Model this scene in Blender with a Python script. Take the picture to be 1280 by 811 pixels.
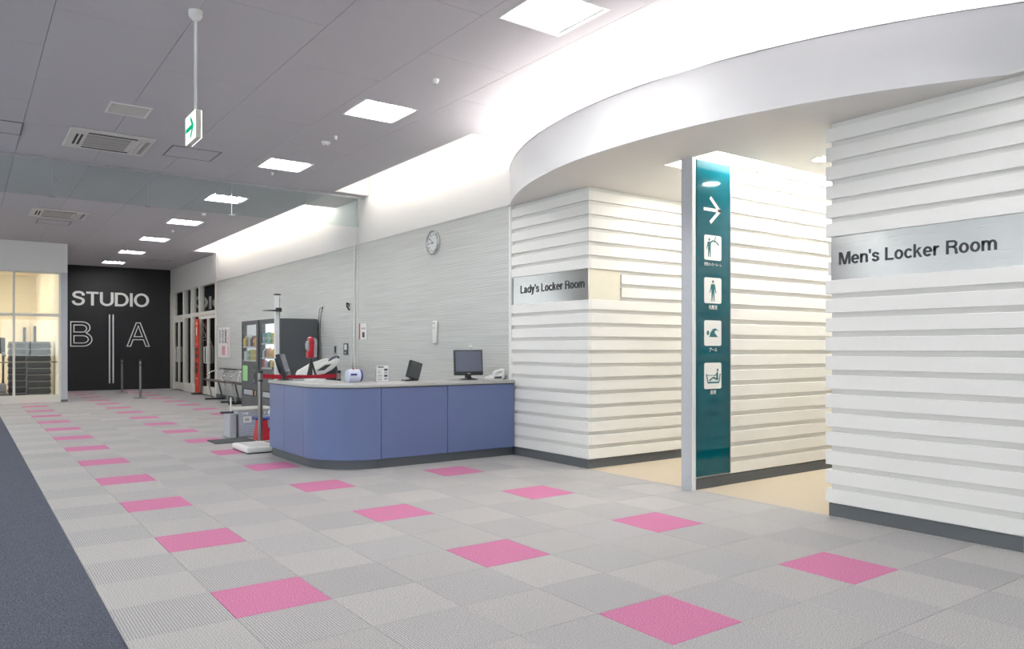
import bpy, bmesh, math, random
from mathutils import Vector, Matrix

random.seed(7)
S = bpy.context.scene
for o in list(bpy.data.objects):
    bpy.data.objects.remove(o, do_unlink=True)
COL = S.collection
PI = math.pi

# ------------------------------------------------------------------ camera
cam = bpy.data.cameras.new('camera')
cam.sensor_fit = 'HORIZONTAL'
cam.sensor_width = 36.0
cam.lens = 949.39 * 36.0 / 1280.0
cam.shift_y = (435.32 - 405.5) / 1280.0
cam.clip_start = 0.05
camo = bpy.data.objects.new('camera', cam)
camo.location = (0, 0, 1.3397)
camo.rotation_euler = (PI / 2, 0, -0.6261)
COL.objects.link(camo)
S.camera = camo

# ------------------------------------------------------------------ world, exposure
w = bpy.data.worlds.new('sky_world')
S.world = w
w.use_nodes = True
bg = w.node_tree.nodes['Background']
bg.inputs[0].default_value = (0.90, 0.95, 1.0, 1)
bg.inputs[1].default_value = 2.7
S.view_settings.view_transform = 'Standard'
S.view_settings.look = 'None'
S.view_settings.gamma = 1
S.view_settings.use_curve_mapping = False
S.view_settings.exposure = 0.66

# lamp radiances
TUBE = 62.0          # ceiling troffer tubes
COVE = 42.0          # hidden cove strips
SLOT = 31.0
WARM = 88.0
DOWN = 150.0

# ------------------------------------------------------------------ materials
def lin(h):
    h = h.lstrip('#')
    v = [int(h[i:i + 2], 16) / 255 for i in (0, 2, 4)]
    return tuple((c / 12.92 if c <= 0.04045 else ((c + 0.055) / 1.055) ** 2.4) for c in v) + (1,)

MATS = {}
def mat(name, color, rough=0.6, metal=0.0, var=0.04, scale=30.0, bump=0.0, spec=0.5, coat=0.0, aniso=0.0):
    if name in MATS:
        return MATS[name]
    m = bpy.data.materials.new(name)
    m.use_nodes = True
    n, l = m.node_tree.nodes, m.node_tree.links
    b = n['Principled BSDF']
    c = lin(color) if isinstance(color, str) else tuple(color) + (1,)
    tc = n.new('ShaderNodeTexCoord')
    no = n.new('ShaderNodeTexNoise')
    no.inputs['Scale'].default_value = scale
    no.inputs['Detail'].default_value = 3
    l.new(tc.outputs['Object'], no.inputs['Vector'])
    mx = n.new('ShaderNodeMix'); mx.data_type = 'RGBA'
    mx.inputs[6].default_value = tuple(x * (1 - var) for x in c[:3]) + (1,)
    mx.inputs[7].default_value = tuple(min(1, x * (1 + var)) for x in c[:3]) + (1,)
    l.new(no.outputs['Fac'], mx.inputs[0])
    l.new(mx.outputs[2], b.inputs['Base Color'])
    b.inputs['Roughness'].default_value = rough
    b.inputs['Metallic'].default_value = metal
    b.inputs['Specular IOR Level'].default_value = spec
    b.inputs['Coat Weight'].default_value = coat
    if aniso:
        b.inputs['Anisotropic'].default_value = aniso
    if bump:
        bp = n.new('ShaderNodeBump'); bp.inputs['Strength'].default_value = bump
        bp.inputs['Distance'].default_value = 0.003
        l.new(no.outputs['Fac'], bp.inputs['Height'])
        l.new(bp.outputs['Normal'], b.inputs['Normal'])
    MATS[name] = m
    return m

def emit(name, color, strength):
    if name in MATS:
        return MATS[name]
    m = bpy.data.materials.new(name); m.use_nodes = True
    n, l = m.node_tree.nodes, m.node_tree.links
    n.remove(n['Principled BSDF'])
    e = n.new('ShaderNodeEmission')
    e.inputs[0].default_value = lin(color); e.inputs[1].default_value = strength
    l.new(e.outputs[0], n['Material Output'].inputs[0])
    MATS[name] = m
    return m

def glass(name, tint=(0.96, 0.98, 0.97), ior=1.5, rough=0.0):
    m = bpy.data.materials.new(name); m.use_nodes = True
    n, l = m.node_tree.nodes, m.node_tree.links
    n.remove(n['Principled BSDF'])
    t = n.new('ShaderNodeBsdfTransparent'); t.inputs[0].default_value = tuple(tint) + (1,)
    g = n.new('ShaderNodeBsdfGlossy'); g.inputs['Roughness'].default_value = rough
    lw = n.new('ShaderNodeLayerWeight'); lw.inputs[0].default_value = 0.5
    pw_ = n.new('ShaderNodeMath'); pw_.operation = 'POWER'; pw_.inputs[1].default_value = 5.0
    l.new(lw.outputs['Facing'], pw_.inputs[0])
    f = n.new('ShaderNodeMath'); f.operation = 'MULTIPLY_ADD'; f.inputs[1].default_value = 0.95; f.inputs[2].default_value = 0.045
    l.new(pw_.outputs[0], f.inputs[0])
    mx = n.new('ShaderNodeMixShader')
    l.new(f.outputs[0], mx.inputs[0]); l.new(t.outputs[0], mx.inputs[1]); l.new(g.outputs[0], mx.inputs[2])
    l.new(mx.outputs[0], n['Material Output'].inputs[0])
    MATS[name] = m
    return m

def carpet(name, c1, c2, ribs=0.0, jitter=0.05, pitch=0.014, scale=170.0):
    m = bpy.data.materials.new(name); m.use_nodes = True
    n, l = m.node_tree.nodes, m.node_tree.links
    b = n['Principled BSDF']; b.inputs['Roughness'].default_value = 0.95
    b.inputs['Specular IOR Level'].default_value = 0.1
    tc = n.new('ShaderNodeTexCoord')
    no = n.new('ShaderNodeTexNoise'); no.inputs['Scale'].default_value = scale
    no.inputs['Detail'].default_value = 2; no.inputs['Roughness'].default_value = 0.7
    l.new(tc.outputs['Object'], no.inputs['Vector'])
    ramp = n.new('ShaderNodeMapRange')
    ramp.inputs[1].default_value = 0.36; ramp.inputs[2].default_value = 0.64
    l.new(no.outputs['Fac'], ramp.inputs[0])
    fac = ramp.outputs[0]
    if ribs:
        sx = n.new('ShaderNodeSeparateXYZ'); l.new(tc.outputs['Object'], sx.inputs[0])
        ml = n.new('ShaderNodeMath'); ml.operation = 'MULTIPLY'; ml.inputs[1].default_value = 2 * PI / pitch
        l.new(sx.outputs[0], ml.inputs[0])
        sn = n.new('ShaderNodeMath'); sn.operation = 'SINE'; l.new(ml.outputs[0], sn.inputs[0])
        ma = n.new('ShaderNodeMath'); ma.operation = 'MULTIPLY_ADD'
        ma.inputs[1].default_value = ribs; l.new(sn.outputs[0], ma.inputs[0]); l.new(fac, ma.inputs[2])
        ma.use_clamp = True
        fac = ma.outputs[0]
    mx = n.new('ShaderNodeMix'); mx.data_type = 'RGBA'
    mx.inputs[6].default_value = lin(c1); mx.inputs[7].default_value = lin(c2)
    l.new(fac, mx.inputs[0])
    oi = n.new('ShaderNodeObjectInfo')
    mr = n.new('ShaderNodeMapRange'); mr.inputs[3].default_value = 1 - jitter; mr.inputs[4].default_value = 1 + jitter
    l.new(oi.outputs['Random'], mr.inputs[0])
    vm = n.new('ShaderNodeVectorMath'); vm.operation = 'SCALE'
    l.new(mx.outputs[2], vm.inputs[0]); l.new(mr.outputs[0], vm.inputs['Scale'])
    l.new(vm.outputs[0], b.inputs['Base Color'])
    bp = n.new('ShaderNodeBump'); bp.inputs['Strength'].default_value = 0.35; bp.inputs['Distance'].default_value = 0.003
    l.new(fac, bp.inputs['Height']); l.new(bp.outputs['Normal'], b.inputs['Normal'])
    MATS[name] = m
    return m

def ribbed_wall(name, c1, c2, pitch=0.021):
    m = bpy.data.materials.new(name); m.use_nodes = True
    n, l = m.node_tree.nodes, m.node_tree.links
    b = n['Principled BSDF']; b.inputs['Roughness'].default_value = 0.5
    tc = n.new('ShaderNodeTexCoord')
    mp = n.new('ShaderNodeMapping'); mp.inputs['Scale'].default_value = (0.8, 0.8, 60.0)
    l.new(tc.outputs['Object'], mp.inputs[0])
    no = n.new('ShaderNodeTexNoise'); no.inputs['Scale'].default_value = 1.0; no.inputs['Detail'].default_value = 2
    l.new(mp.outputs[0], no.inputs['Vector'])
    sx = n.new('ShaderNodeSeparateXYZ'); l.new(tc.outputs['Object'], sx.inputs[0])
    ml = n.new('ShaderNodeMath'); ml.operation = 'MULTIPLY'; ml.inputs[1].default_value = 2 * PI / pitch
    l.new(sx.outputs[2], ml.inputs[0])
    sn = n.new('ShaderNodeMath'); sn.operation = 'SINE'; l.new(ml.outputs[0], sn.inputs[0])
    a = n.new('ShaderNodeMath'); a.operation = 'MULTIPLY_ADD'; a.inputs[1].default_value = 0.26
    l.new(sn.outputs[0], a.inputs[0]); l.new(no.outputs['Fac'], a.inputs[2])
    r = n.new('ShaderNodeMapRange'); r.inputs[1].default_value = 0.25; r.inputs[2].default_value = 0.8
    l.new(a.outputs[0], r.inputs[0])
    mx = n.new('ShaderNodeMix'); mx.data_type = 'RGBA'
    mx.inputs[6].default_value = lin(c1); mx.inputs[7].default_value = lin(c2)
    l.new(r.outputs[0], mx.inputs[0]); l.new(mx.outputs[2], b.inputs['Base Color'])
    bp = n.new('ShaderNodeBump'); bp.inputs['Strength'].default_value = 0.3; bp.inputs['Distance'].default_value = 0.004
    l.new(a.outputs[0], bp.inputs['Height']); l.new(bp.outputs['Normal'], b.inputs['Normal'])
    MATS[name] = m
    return m

def brushed(name, color, rough=0.24):
    m = bpy.data.materials.new(name); m.use_nodes = True
    n, l = m.node_tree.nodes, m.node_tree.links
    b = n['Principled BSDF']; b.inputs['Metallic'].default_value = 1.0
    b.inputs['Anisotropic'].default_value = 0.95
    b.inputs['Anisotropic Rotation'].default_value = 0.25
    tg = n.new('ShaderNodeTangent'); tg.direction_type = 'RADIAL'; tg.axis = 'Z'
    l.new(tg.outputs[0], b.inputs['Tangent'])
    tc = n.new('ShaderNodeTexCoord')
    mp = n.new('ShaderNodeMapping'); mp.inputs['Scale'].default_value = (3.0, 3.0, 420.0)
    l.new(tc.outputs['Object'], mp.inputs[0])
    no = n.new('ShaderNodeTexNoise'); no.inputs['Scale'].default_value = 1.0; no.inputs['Detail'].default_value = 3
    l.new(mp.outputs[0], no.inputs['Vector'])
    mr = n.new('ShaderNodeMapRange'); mr.inputs[3].default_value = rough - 0.06; mr.inputs[4].default_value = rough + 0.08
    l.new(no.outputs['Fac'], mr.inputs[0]); l.new(mr.outputs[0], b.inputs['Roughness'])
    c = lin(color)
    mx = n.new('ShaderNodeMix'); mx.data_type = 'RGBA'
    mx.inputs[6].default_value = tuple(x * 0.9 for x in c[:3]) + (1,); mx.inputs[7].default_value = c
    l.new(no.outputs['Fac'], mx.inputs[0]); l.new(mx.outputs[2], b.inputs['Base Color'])
    bp = n.new('ShaderNodeBump'); bp.inputs['Strength'].default_value = 0.03; bp.inputs['Distance'].default_value = 0.001
    l.new(no.outputs['Fac'], bp.inputs['Height']); l.new(bp.outputs['Normal'], b.inputs['Normal'])
    MATS[name] = m
    return m

M_WHITE = mat('white_paint', '#efeeec', 0.55, var=0.015)
M_FASCIA = mat('fascia_paint', '#e6e5e6', 0.42, var=0.01, scale=4)
M_SOFFIT = mat('soffit_paint', '#e6e4df', 0.7, var=0.015)
M_CEIL = mat('ceiling_board', '#c6c4c9', 0.9, var=0.07, scale=90, bump=0.25)
M_CEILD = mat('ceiling_void', '#8b8a8e', 0.9)
M_SLAT = mat('siding_white', '#f3f2ee', 0.5, var=0.02, scale=60)
M_GROOVE = mat('siding_backing', '#e9e8e4', 0.6, var=0.02)
M_BASE = mat('baseboard_grey', '#5d6165', 0.6)
M_GREY = ribbed_wall('ribbed_grey_wall', '#bcbebb', '#d9dad7')
M_BLACKWALL = mat('black_wall', '#17181b', 0.6, var=0.08)
M_LETTER = mat('letter_white', '#f2f2f0', 0.5, var=0.01)
M_INK = mat('ink_dark', '#33363b', 0.4)
M_FRAME = mat('frame_cream', '#e4e1d8', 0.45)
M_ALU = mat('aluminium', '#c9cbce', 0.3, 0.9)
M_CHROME = mat('chrome', '#d0d0d0', 0.2, 1.0)
M_STEEL = brushed('brushed_steel', '#c4c4c2')
M_STEELPOST = mat('steel_post', '#8f8d8a', 0.3, 1.0)
M_BLUE = mat('counter_blue', '#62709b', 0.38, var=0.03, scale=8)
M_TOE = mat('counter_toe', '#5b6166', 0.35, 0.3)
M_TOP = mat('counter_top_grey', '#b9b9b7', 0.35)
M_TEAL = mat('teal_gloss', '#00505c', 0.06, var=0.02, spec=0.32)
M_PILLAR = mat('pillar_grey', '#bfc2c8', 0.4)
M_BLACK = mat('black_plastic', '#232529', 0.35)
M_DARK = mat('dark_grey', '#45494e', 0.45)
M_SCREEN = mat('monitor_screen', '#5a5f70', 0.25)
M_PWHITE = mat('white_plastic', '#e9e9e6', 0.35)
M_PGREY = mat('grey_plastic', '#aeb3ba', 0.4)
M_RED = mat('red_plastic', '#c02536', 0.35)
M_BELT = mat('red_belt', '#b3122b', 0.7)
M_BLUEP = mat('blue_plastic', '#2b3a86', 0.4)
M_CREAM = mat('room_cream', '#f4ead4', 0.7)
M_VEND = mat('vending_grey', '#4d5257', 0.4, var=0.04, scale=3)
M_BROWN = mat('bench_brown', '#4a4038', 0.5)
M_ORANGE = mat('banner_red', '#d2452f', 0.55)
M_PINKP = mat('print_pink', '#d99aa5', 0.7)
M_GREENP = mat('print_green', '#9bd48f', 0.7)
M_ACW = mat('ac_white', '#d8d6d2', 0.45)
M_ACG = mat('ac_grille', '#a8a7a4', 0.6)
M_SLOTD = mat('slot_dark', '#2e2e30', 0.7)
M_PAPER = mat('paper', '#eceaea', 0.8)
G_CLEAR = glass('clear_glass')
G_CURTAIN = glass('curtain_glass', (0.90, 0.95, 0.94))
E_TUBE = emit('tube_light', '#ffffff', TUBE)
E_COVE = emit('cove_light', '#fff8f2', COVE)
E_SLOT = emit('slot_light', '#fff6ea', SLOT)
E_WARM = emit('warm_strip_light', '#fffdf8', WARM)
E_DOWN = emit('downlight_glow', '#fffaf2', DOWN)
E_ROOM = emit('room_light', '#fff0d2', 19.0)
E_SIGN = emit('exit_sign_face', '#f4fff8', 1.1)
E_SIGNG = emit('exit_sign_green', '#14a878', 0.8)
E_VEND = emit('vending_backlight', '#eef6ff', 1.6)
E_VEND2 = emit('vending_backlight_dim', '#eef2f6', 0.55)
C_LIGHT = carpet('carpet_light', '#8d8b8a', '#cdcbc9', ribs=0.10, jitter=0.045)
C_DARK = carpet('carpet_ribbed', '#868587', '#c8c6c5', ribs=0.30, jitter=0.045)
C_PINK = carpet('carpet_pink', '#ad5580', '#dc9ab8', jitter=0.03)
C_NAVY = carpet('carpet_navy', '#333741', '#646976', scale=140)
C_BEIGE = carpet('carpet_beige', '#c0b39e', '#d0c4b0', scale=200)

# ------------------------------------------------------------------ mesh builder
ORIG = {}
class MB:
    def __init__(self):
        self.bm = bmesh.new()
    def box(self, x0, x1, y0, y1, z0, z1):
        v = [self.bm.verts.new(p) for p in ((x0, y0, z0), (x1, y0, z0), (x1, y1, z0), (x0, y1, z0),
                                            (x0, y0, z1), (x1, y0, z1), (x1, y1, z1), (x0, y1, z1))]
        for f in ((3, 2, 1, 0), (4, 5, 6, 7), (0, 1, 5, 4), (1, 2, 6, 5), (2, 3, 7, 6), (3, 0, 4, 7)):
            self.bm.faces.new([v[i] for i in f])
        return self
    def tube(self, pts, r, n=8, r1=None):
        pts = [Vector(p) for p in pts]
        rings = []
        for i, p in enumerate(pts):
            a = pts[max(0, i - 1)]; b = pts[min(len(pts) - 1, i + 1)]
            d = (b - a).normalized()
            up = Vector((0, 0, 1)) if abs(d.z) < 0.9 else Vector((1, 0, 0))
            s = d.cross(up).normalized(); t = s.cross(d).normalized()
            rr = r if r1 is None else r + (r1 - r) * i / (len(pts) - 1)
            rings.append([self.bm.verts.new(p + (s * math.cos(2 * PI * k / n) + t * math.sin(2 * PI * k / n)) * rr) for k in range(n)])
        for i in range(len(rings) - 1):
            for k in range(n):
                self.bm.faces.new((rings[i][k], rings[i][(k + 1) % n], rings[i + 1][(k + 1) % n], rings[i + 1][k]))
        self.bm.faces.new(rings[0][::-1]); self.bm.faces.new(rings[-1])
        return self
    def lathe(self, c, prof, n=24, axis='z'):
        c = Vector(c); rings = []
        for (r, h) in prof:
            ring = []
            for k in range(n):
                a = 2 * PI * k / n
                if axis == 'z': q = Vector((r * math.cos(a), r * math.sin(a), h))
                elif axis == 'x': q = Vector((h, r * math.cos(a), r * math.sin(a)))
                else: q = Vector((r * math.cos(a), h, r * math.sin(a)))
                ring.append(self.bm.verts.new(c + q))
            rings.append(ring)
        for i in range(len(rings) - 1):
            for k in range(n):
                self.bm.faces.new((rings[i][k], rings[i][(k + 1) % n], rings[i + 1][(k + 1) % n], rings[i + 1][k]))
        self.bm.faces.new(rings[0][::-1]); self.bm.faces.new(rings[-1])
        return self
    def prism(self, poly, e0, e1, axis='z'):
        """poly: 2-D outline; extruded along axis from e0 to e1."""
        def P(a, b, e):
            return {'z': (a, b, e), 'y': (a, e, b), 'x': (e, a, b)}[axis]
        A = [self.bm.verts.new(P(a, b, e0)) for a, b in poly]
        B = [self.bm.verts.new(P(a, b, e1)) for a, b in poly]
        n = len(poly)
        self.bm.faces.new(A[::-1]); self.bm.faces.new(B)
        for i in range(n):
            self.bm.faces.new((A[i], A[(i + 1) % n], B[(i + 1) % n], B[i]))
        return self
    def strip(self, a, b, z0, z1):
        """band between two open plan curves a and b (same length), z0 to z1: closed solid."""
        n = len(a)
        V = lambda p, z: self.bm.verts.new((p[0], p[1], z))
        a0 = [V(p, z0) for p in a]; a1 = [V(p, z1) for p in a]
        b0 = [V(p, z0) for p in b]; b1 = [V(p, z1) for p in b]
        f = self.bm.faces.new
        for i in range(n - 1):
            f((a0[i], a0[i + 1], a1[i + 1], a1[i])); f((b0[i + 1], b0[i], b1[i], b1[i + 1]))
            f((a1[i], a1[i + 1], b1[i + 1], b1[i])); f((a0[i + 1], a0[i], b0[i], b0[i + 1]))
        f((a0[0], a1[0], b1[0], b0[0])); f((a1[-1], a0[-1], b0[-1], b1[-1]))
        return self
    def build(self, name, m, parent=None, bevel=0.0, seg=2, smooth=True, org=None, rot=None, piv=None):
        bm = self.bm
        bmesh.ops.recalc_face_normals(bm, faces=bm.faces)
        if bevel:
            ed = [e for e in bm.edges if len(e.link_faces) == 2 and e.calc_face_angle(0) > 0.6]
            bmesh.ops.bevel(bm, geom=ed, offset=bevel, segments=seg, affect='EDGES', profile=0.5, clamp_overlap=True)
        if rot is not None:
            bmesh.ops.rotate(bm, cent=Vector(piv), matrix=rot, verts=bm.verts)
        if parent is not None:
            o3 = ORIG[parent]
        elif org is not None:
            o3 = Vector(org)
        else:
            xs = [v.co.x for v in bm.verts]; ys = [v.co.y for v in bm.verts]; zs = [v.co.z for v in bm.verts]
            o3 = Vector(((min(xs) + max(xs)) / 2, (min(ys) + max(ys)) / 2, min(zs)))
        for v in bm.verts:
            v.co -= o3
        me = bpy.data.meshes.new(name)
        bm.to_mesh(me); bm.free()
        if smooth:
            for p in me.polygons: p.use_smooth = True
            me.set_sharp_from_angle(angle=0.6)
        me.materials.append(m)
        ob = bpy.data.objects.new(name, me); COL.objects.link(ob)
        if parent is not None:
            ob.parent = parent
        else:
            ob.location = o3
        ORIG[ob] = o3
        return ob

def tag(o, label, cat, group=None, kind=None):
    o['label'] = label; o['category'] = cat
    if group: o['group'] = group
    if kind: o['kind'] = kind
    return o

def thing(name, loc, label, cat, group=None, kind=None):
    o = bpy.data.objects.new(name, None); COL.objects.link(o)
    o.location = loc; o.empty_display_size = 0.1
    ORIG[o] = Vector(loc)
    return tag(o, label, cat, group, kind)

def bx(name, m, parent, x0, x1, y0, y1, z0, z1, bevel=0.0, seg=2, **k):
    return MB().box(x0, x1, y0, y1, z0, z1).build(name, m, parent, bevel, seg, **k)

def inst(src, name, parent, loc, m=None):
    o = bpy.data.objects.new(name, src); COL.objects.link(o)
    o.parent = parent; o.location = Vector(loc) - ORIG[parent]
    ORIG[o] = Vector(loc)
    return o

def struct(o, label, cat):
    return tag(o, label, cat, kind='structure')

def text(name, body, m, parent, org, right, up, width, height, depth=0.003, offset=0.0, outline=0.0, extra=None):
    """lettering scaled to fill width x height with its lower left at org."""
    cu = bpy.data.curves.new(name, 'FONT'); cu.body = body; cu.size = 1.0
    cu.offset = offset; cu.resolution_u = 4
    if outline:
        cu.fill_mode = 'NONE'; cu.bevel_depth = outline; cu.bevel_resolution = 0
    to = bpy.data.objects.new(name, cu); COL.objects.link(to)
    dg = bpy.context.evaluated_depsgraph_get(); dg.update()
    me = bpy.data.meshes.new_from_object(to.evaluated_get(dg))
    bpy.data.objects.remove(to, do_unlink=True); bpy.data.curves.remove(cu)
    bm = bmesh.new(); bm.from_mesh(me); bpy.data.meshes.remove(me)
    xs = [v.co.x for v in bm.verts] or [0, 1]; ys = [v.co.y for v in bm.verts] or [0, 1]
    sx = width / max(1e-6, max(xs) - min(xs)); sy = height / max(1e-6, max(ys) - min(ys))
    R, U = Vector(right), Vector(up); N = R.cross(U)
    if not outline and depth:
        fs = bm.faces[:]
        r = bmesh.ops.extrude_face_region(bm, geom=fs)
        for g in r['geom']:
            if isinstance(g, bmesh.types.BMVert): g.co.z += 1.0
    x0, y0 = min(xs), min(ys)
    for v in bm.verts:
        zz = v.co.z * (sx if outline else depth)
        v.co = Vector(org) + R * ((v.co.x - x0) * sx) + U * ((v.co.y - y0) * sy) + N * zz
    mb = MB(); mb.bm.free(); mb.bm = bm
    return mb.build(name, m, parent, smooth=False)

# ---- drawn sans-serif lettering: every letter is a mesh of its own
def crom(P, n=5, closed=False):
    out = []
    m = len(P)
    rng = range(m if closed else m - 1)
    for i in rng:
        g = (lambda k: P[k % m]) if closed else (lambda k: P[min(max(k, 0), m - 1)])
        p0, p1, p2, p3 = [Vector(g(k)) for k in (i - 1, i, i + 1, i + 2)]
        for k in range(n):
            t = k / n
            out.append(0.5 * ((2 * p1) + (p2 - p0) * t + (2 * p0 - 5 * p1 + 4 * p2 - p3) * t * t + (3 * p1 - p0 - 3 * p2 + p3) * t ** 3))
    if not closed: out.append(Vector(P[-1]))
    return [(v.x, v.y) for v in out]
def earc(cx, cy, rx, ry, a0, a1, n=16):
    return [(cx + rx * math.cos(math.radians(a0 + (a1 - a0) * k / n)), cy + ry * math.sin(math.radians(a0 + (a1 - a0) * k / n))) for k in range(n + 1)]
def stroke_quads(P, t, closed=False):
    P = [Vector(p) for p in P]; m = len(P); Lf, Rt = [], []
    for i in range(m):
        a = P[i - 1] if (i > 0 or closed) else None
        b = P[(i + 1) % m] if (i < m - 1 or closed) else None
        d0 = (P[i] - a).normalized() if a is not None else None
        d1 = (b - P[i]).normalized() if b is not None else None
        if d0 is None: d0 = d1
        if d1 is None: d1 = d0
        n0 = Vector((-d0.y, d0.x)); n1 = Vector((-d1.y, d1.x)); nn = (n0 + n1)
        nn = nn.normalized() if nn.length > 1e-6 else n0
        k = min(2.2, 1.0 / max(0.3, nn.dot(n0)))
        Lf.append(P[i] + nn * t / 2 * k); Rt.append(P[i] - nn * t / 2 * k)
    Q = []
    for i in range(m if closed else m - 1):
        j = (i + 1) % m
        Q.append([tuple(Lf[i]), tuple(Lf[j]), tuple(Rt[j]), tuple(Rt[i])])
    return Q
def glyph(ch, t):
    """(width, [polygons]) with cap height 1"""
    h = t / 2; Q = []
    st = lambda P, c=False: Q.extend(stroke_quads(P, t, c))
    x = .73
    if ch == 'L': st([(h, 1), (h, h), (.56, h)]); w = .56
    elif ch == 'I': st([(h, 0), (h, 1)]); w = t
    elif ch == 'T': st([(0, 1 - h), (.66, 1 - h)]); st([(.33, 1 - t), (.33, 0)]); w = .66
    elif ch == 'U': w = .74; st([(h, 1)] + earc(w / 2, .36, w / 2 - h, .36 - h + .01, 180, 360) + [(w - h, 1)])
    elif ch == 'D': w = .76; st([(h, h), (h, 1 - h), (.34, 1 - h)] + earc(.34, .5, w - h - .34, .5 - h, 90, -90, 18)[1:], True)
    elif ch == 'O': w = .86; st(earc(w / 2, .5, w / 2 - h, .51 - h, 0, 360, 32)[:-1], True)
    elif ch == 'S': w = .68; st(crom([(.605, .70), (.57, .84), (.47, .925), (.33, .94), (.19, .905), (.105, .77), (.15, .635), (.30, .56), (.46, .50), (.58, .41), (.59, .25), (.50, .11), (.34, .06), (.19, .09), (.10, .19), (.075, .31)]))
    elif ch == 'M':
        w = .86; st([(h, 0), (h, 1)]); st([(w - h, 0), (w - h, 1)])
        c = w / 2; k = t * 1.12
        Q.append([(t * .4, 1), (t * .4 + k, 1), (c + k * .45, 0), (c - k * .45, 0)]); Q.append([(w - t * .4 - k, 1), (w - t * .4, 1), (c + k * .45, 0), (c - k * .45, 0)])
    elif ch == 'R':
        w = .70; st([(h, 0), (h, 1)])
        st([(t, 1 - h), (.42, 1 - h)] + earc(.42, .725, .60 - .42, .275 - h, 90, -90, 12)[1:] + [(t, .45 + h)])
        st(crom([(.40, .45 + h), (.52, .44), (.585, .34), (.60, .18), (.635, 0)]))
    elif ch in 'oecd':
        w = .58 if ch != 'c' else .54
        cx, rx, ry, cy = .29, .29 - h, x / 2 - h + .012, x / 2
        if ch == 'o': st(earc(cx, cy, rx, ry, 0, 360, 26)[:-1], True)
        if ch == 'c': st(earc(cx, cy, rx, ry, 38, 322, 20))
        if ch == 'e': st(earc(cx, cy, rx, ry, 0, 318, 22)); Q.append([(t * .9, cy - t * .42), (.58 - h * .3, cy - t * .42), (.58 - h * .3, cy + t * .42), (t * .9, cy + t * .42)])
        if ch == 'd': st(earc(cx, cy, rx, ry, 0, 360, 26)[:-1], True); st([(.60 - h, 0), (.60 - h, 1)]); w = .60
    elif ch == 'a':
        w = .57; st(crom([(.085, .50), (.12, .60), (.25, .665), (.38, .625), (.43, .52), (.43, .30), (.44, .10), (.50, h * .9)]))
        st(crom([(.43, .40), (.30, .385), (.14, .33), (.08, .20), (.13, .09), (.25, .065), (.37, .12), (.43, .25)]))
    elif ch == 's':
        w = .51; k = .73; st(crom([(.43, .51), (.39, .61), (.26, .665), (.13, .62), (.095, .53), (.14, .44), (.26, .39), (.38, .34), (.435, .24), (.40, .12), (.26, .062), (.12, .11), (.08, .22)]))
    elif ch == 'k':
        w = .54; st([(h, 0), (h, 1)]); Q.append([(t, .30), (t, .47), (.35, x), (.52, x), (.17, .36)]); Q.append([(.20, .40), (.30, .50), (.56, 0), (.40, 0)])
    elif ch == 'r': w = .36; st([(h, 0), (h, x)]); st(crom([(h, .34), (.11, .53), (.20, .62), (.35, .655)]))
    elif ch == 'n': w = .55; st([(h, 0), (h, x)]); st(crom([(h, .40), (.13, .57), (.28, .66), (.42, .62), (.55 - h, .48)]) + [(.55 - h, 0)])
    elif ch == 'm':
        w = .86; st([(h, 0), (h, x)])
        for a in (0, .355): st(crom([(a + h, .42), (a + .13, .58), (a + .25, .66), (a + .36, .63), (a + .43, .49)]) + [(a + .43, 0)])
    elif ch == 'y':
        w = .54; Q.append([(0, x), (t * 1.05, x), (.345, .0), (.20, .0)]); Q.append([(w - t * 1.05, x), (w, x), (.29, -.09), (.17, -.02)])
        st(crom([(.265, .0), (.235, -.13), (.16, -.20), (.05, -.205)]))
    elif ch == "'": w = t; Q.append([(0, 1), (t, 1), (t * .8, .68), (t * .2, .68)])
    else: w = .28
    return w, Q
def letters(body, m, parent, org, right, up, width, cap, weight=.15, track=.075, depth=.004):
    """word drawn letter by letter, lower left at org, scaled to width"""
    gl = []; x = 0
    for ch in body:
        w, Q = glyph(ch, weight); gl.append((ch, x, Q)); x += w + track
    x -= track; sx = width / x; O, R, U = Vector(org), Vector(right), Vector(up); N = R.cross(U)
    for ch, gx, Q in gl:
        if not Q: continue
        mb = MB()
        for q in Q:
            A = [mb.bm.verts.new(O + R * ((gx + a) * sx) + U * (b * cap)) for a, b in q]
            B = [mb.bm.verts.new(O + R * ((gx + a) * sx) + U * (b * cap) + N * depth) for a, b in q]
            n = len(q); mb.bm.faces.new(A[::-1]); mb.bm.faces.new(B)
            for i in range(n): mb.bm.faces.new((A[i], A[(i + 1) % n], B[(i + 1) % n], B[i]))
        bmesh.ops.remove_doubles(mb.bm, verts=mb.bm.verts, dist=1e-5)
        mb.build('letter', m, parent, smooth=False)
def outline_letter(name, loops, t, m, parent, org, right, up, sw, sh, depth=.015):
    O, R, U = Vector(org), Vector(right), Vector(up); N = R.cross(U); mb = MB()
    for P in loops:
        for q in stroke_quads([(a * sw, b * sh) for a, b in P], t, True):
            A = [mb.bm.verts.new(O + R * a + U * b) for a, b in q]; B = [mb.bm.verts.new(O + R * a + U * b + N * depth) for a, b in q]
            n = 4; mb.bm.faces.new(A[::-1]); mb.bm.faces.new(B)
            for i in range(n): mb.bm.faces.new((A[i], A[(i + 1) % n], B[(i + 1) % n], B[i]))
    bmesh.ops.remove_doubles(mb.bm, verts=mb.bm.verts, dist=1e-5)
    return mb.build(name, m, parent, smooth=False)

# ================================================================== LARGE STRUCTURE
WX = 5.65; ZC = 3.96; ZS = 3.14; ZT = 4.42
YB = 27.38            # black studio wall
YG = 22.0             # glazed partition
CX, CY, CR = 9.76, 4.94, 5.04   # plan circle of the curved bulkhead
AX0, AX1 = -7.0, 11.0
AY0, AY1 = -8.0, 30.0

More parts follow.
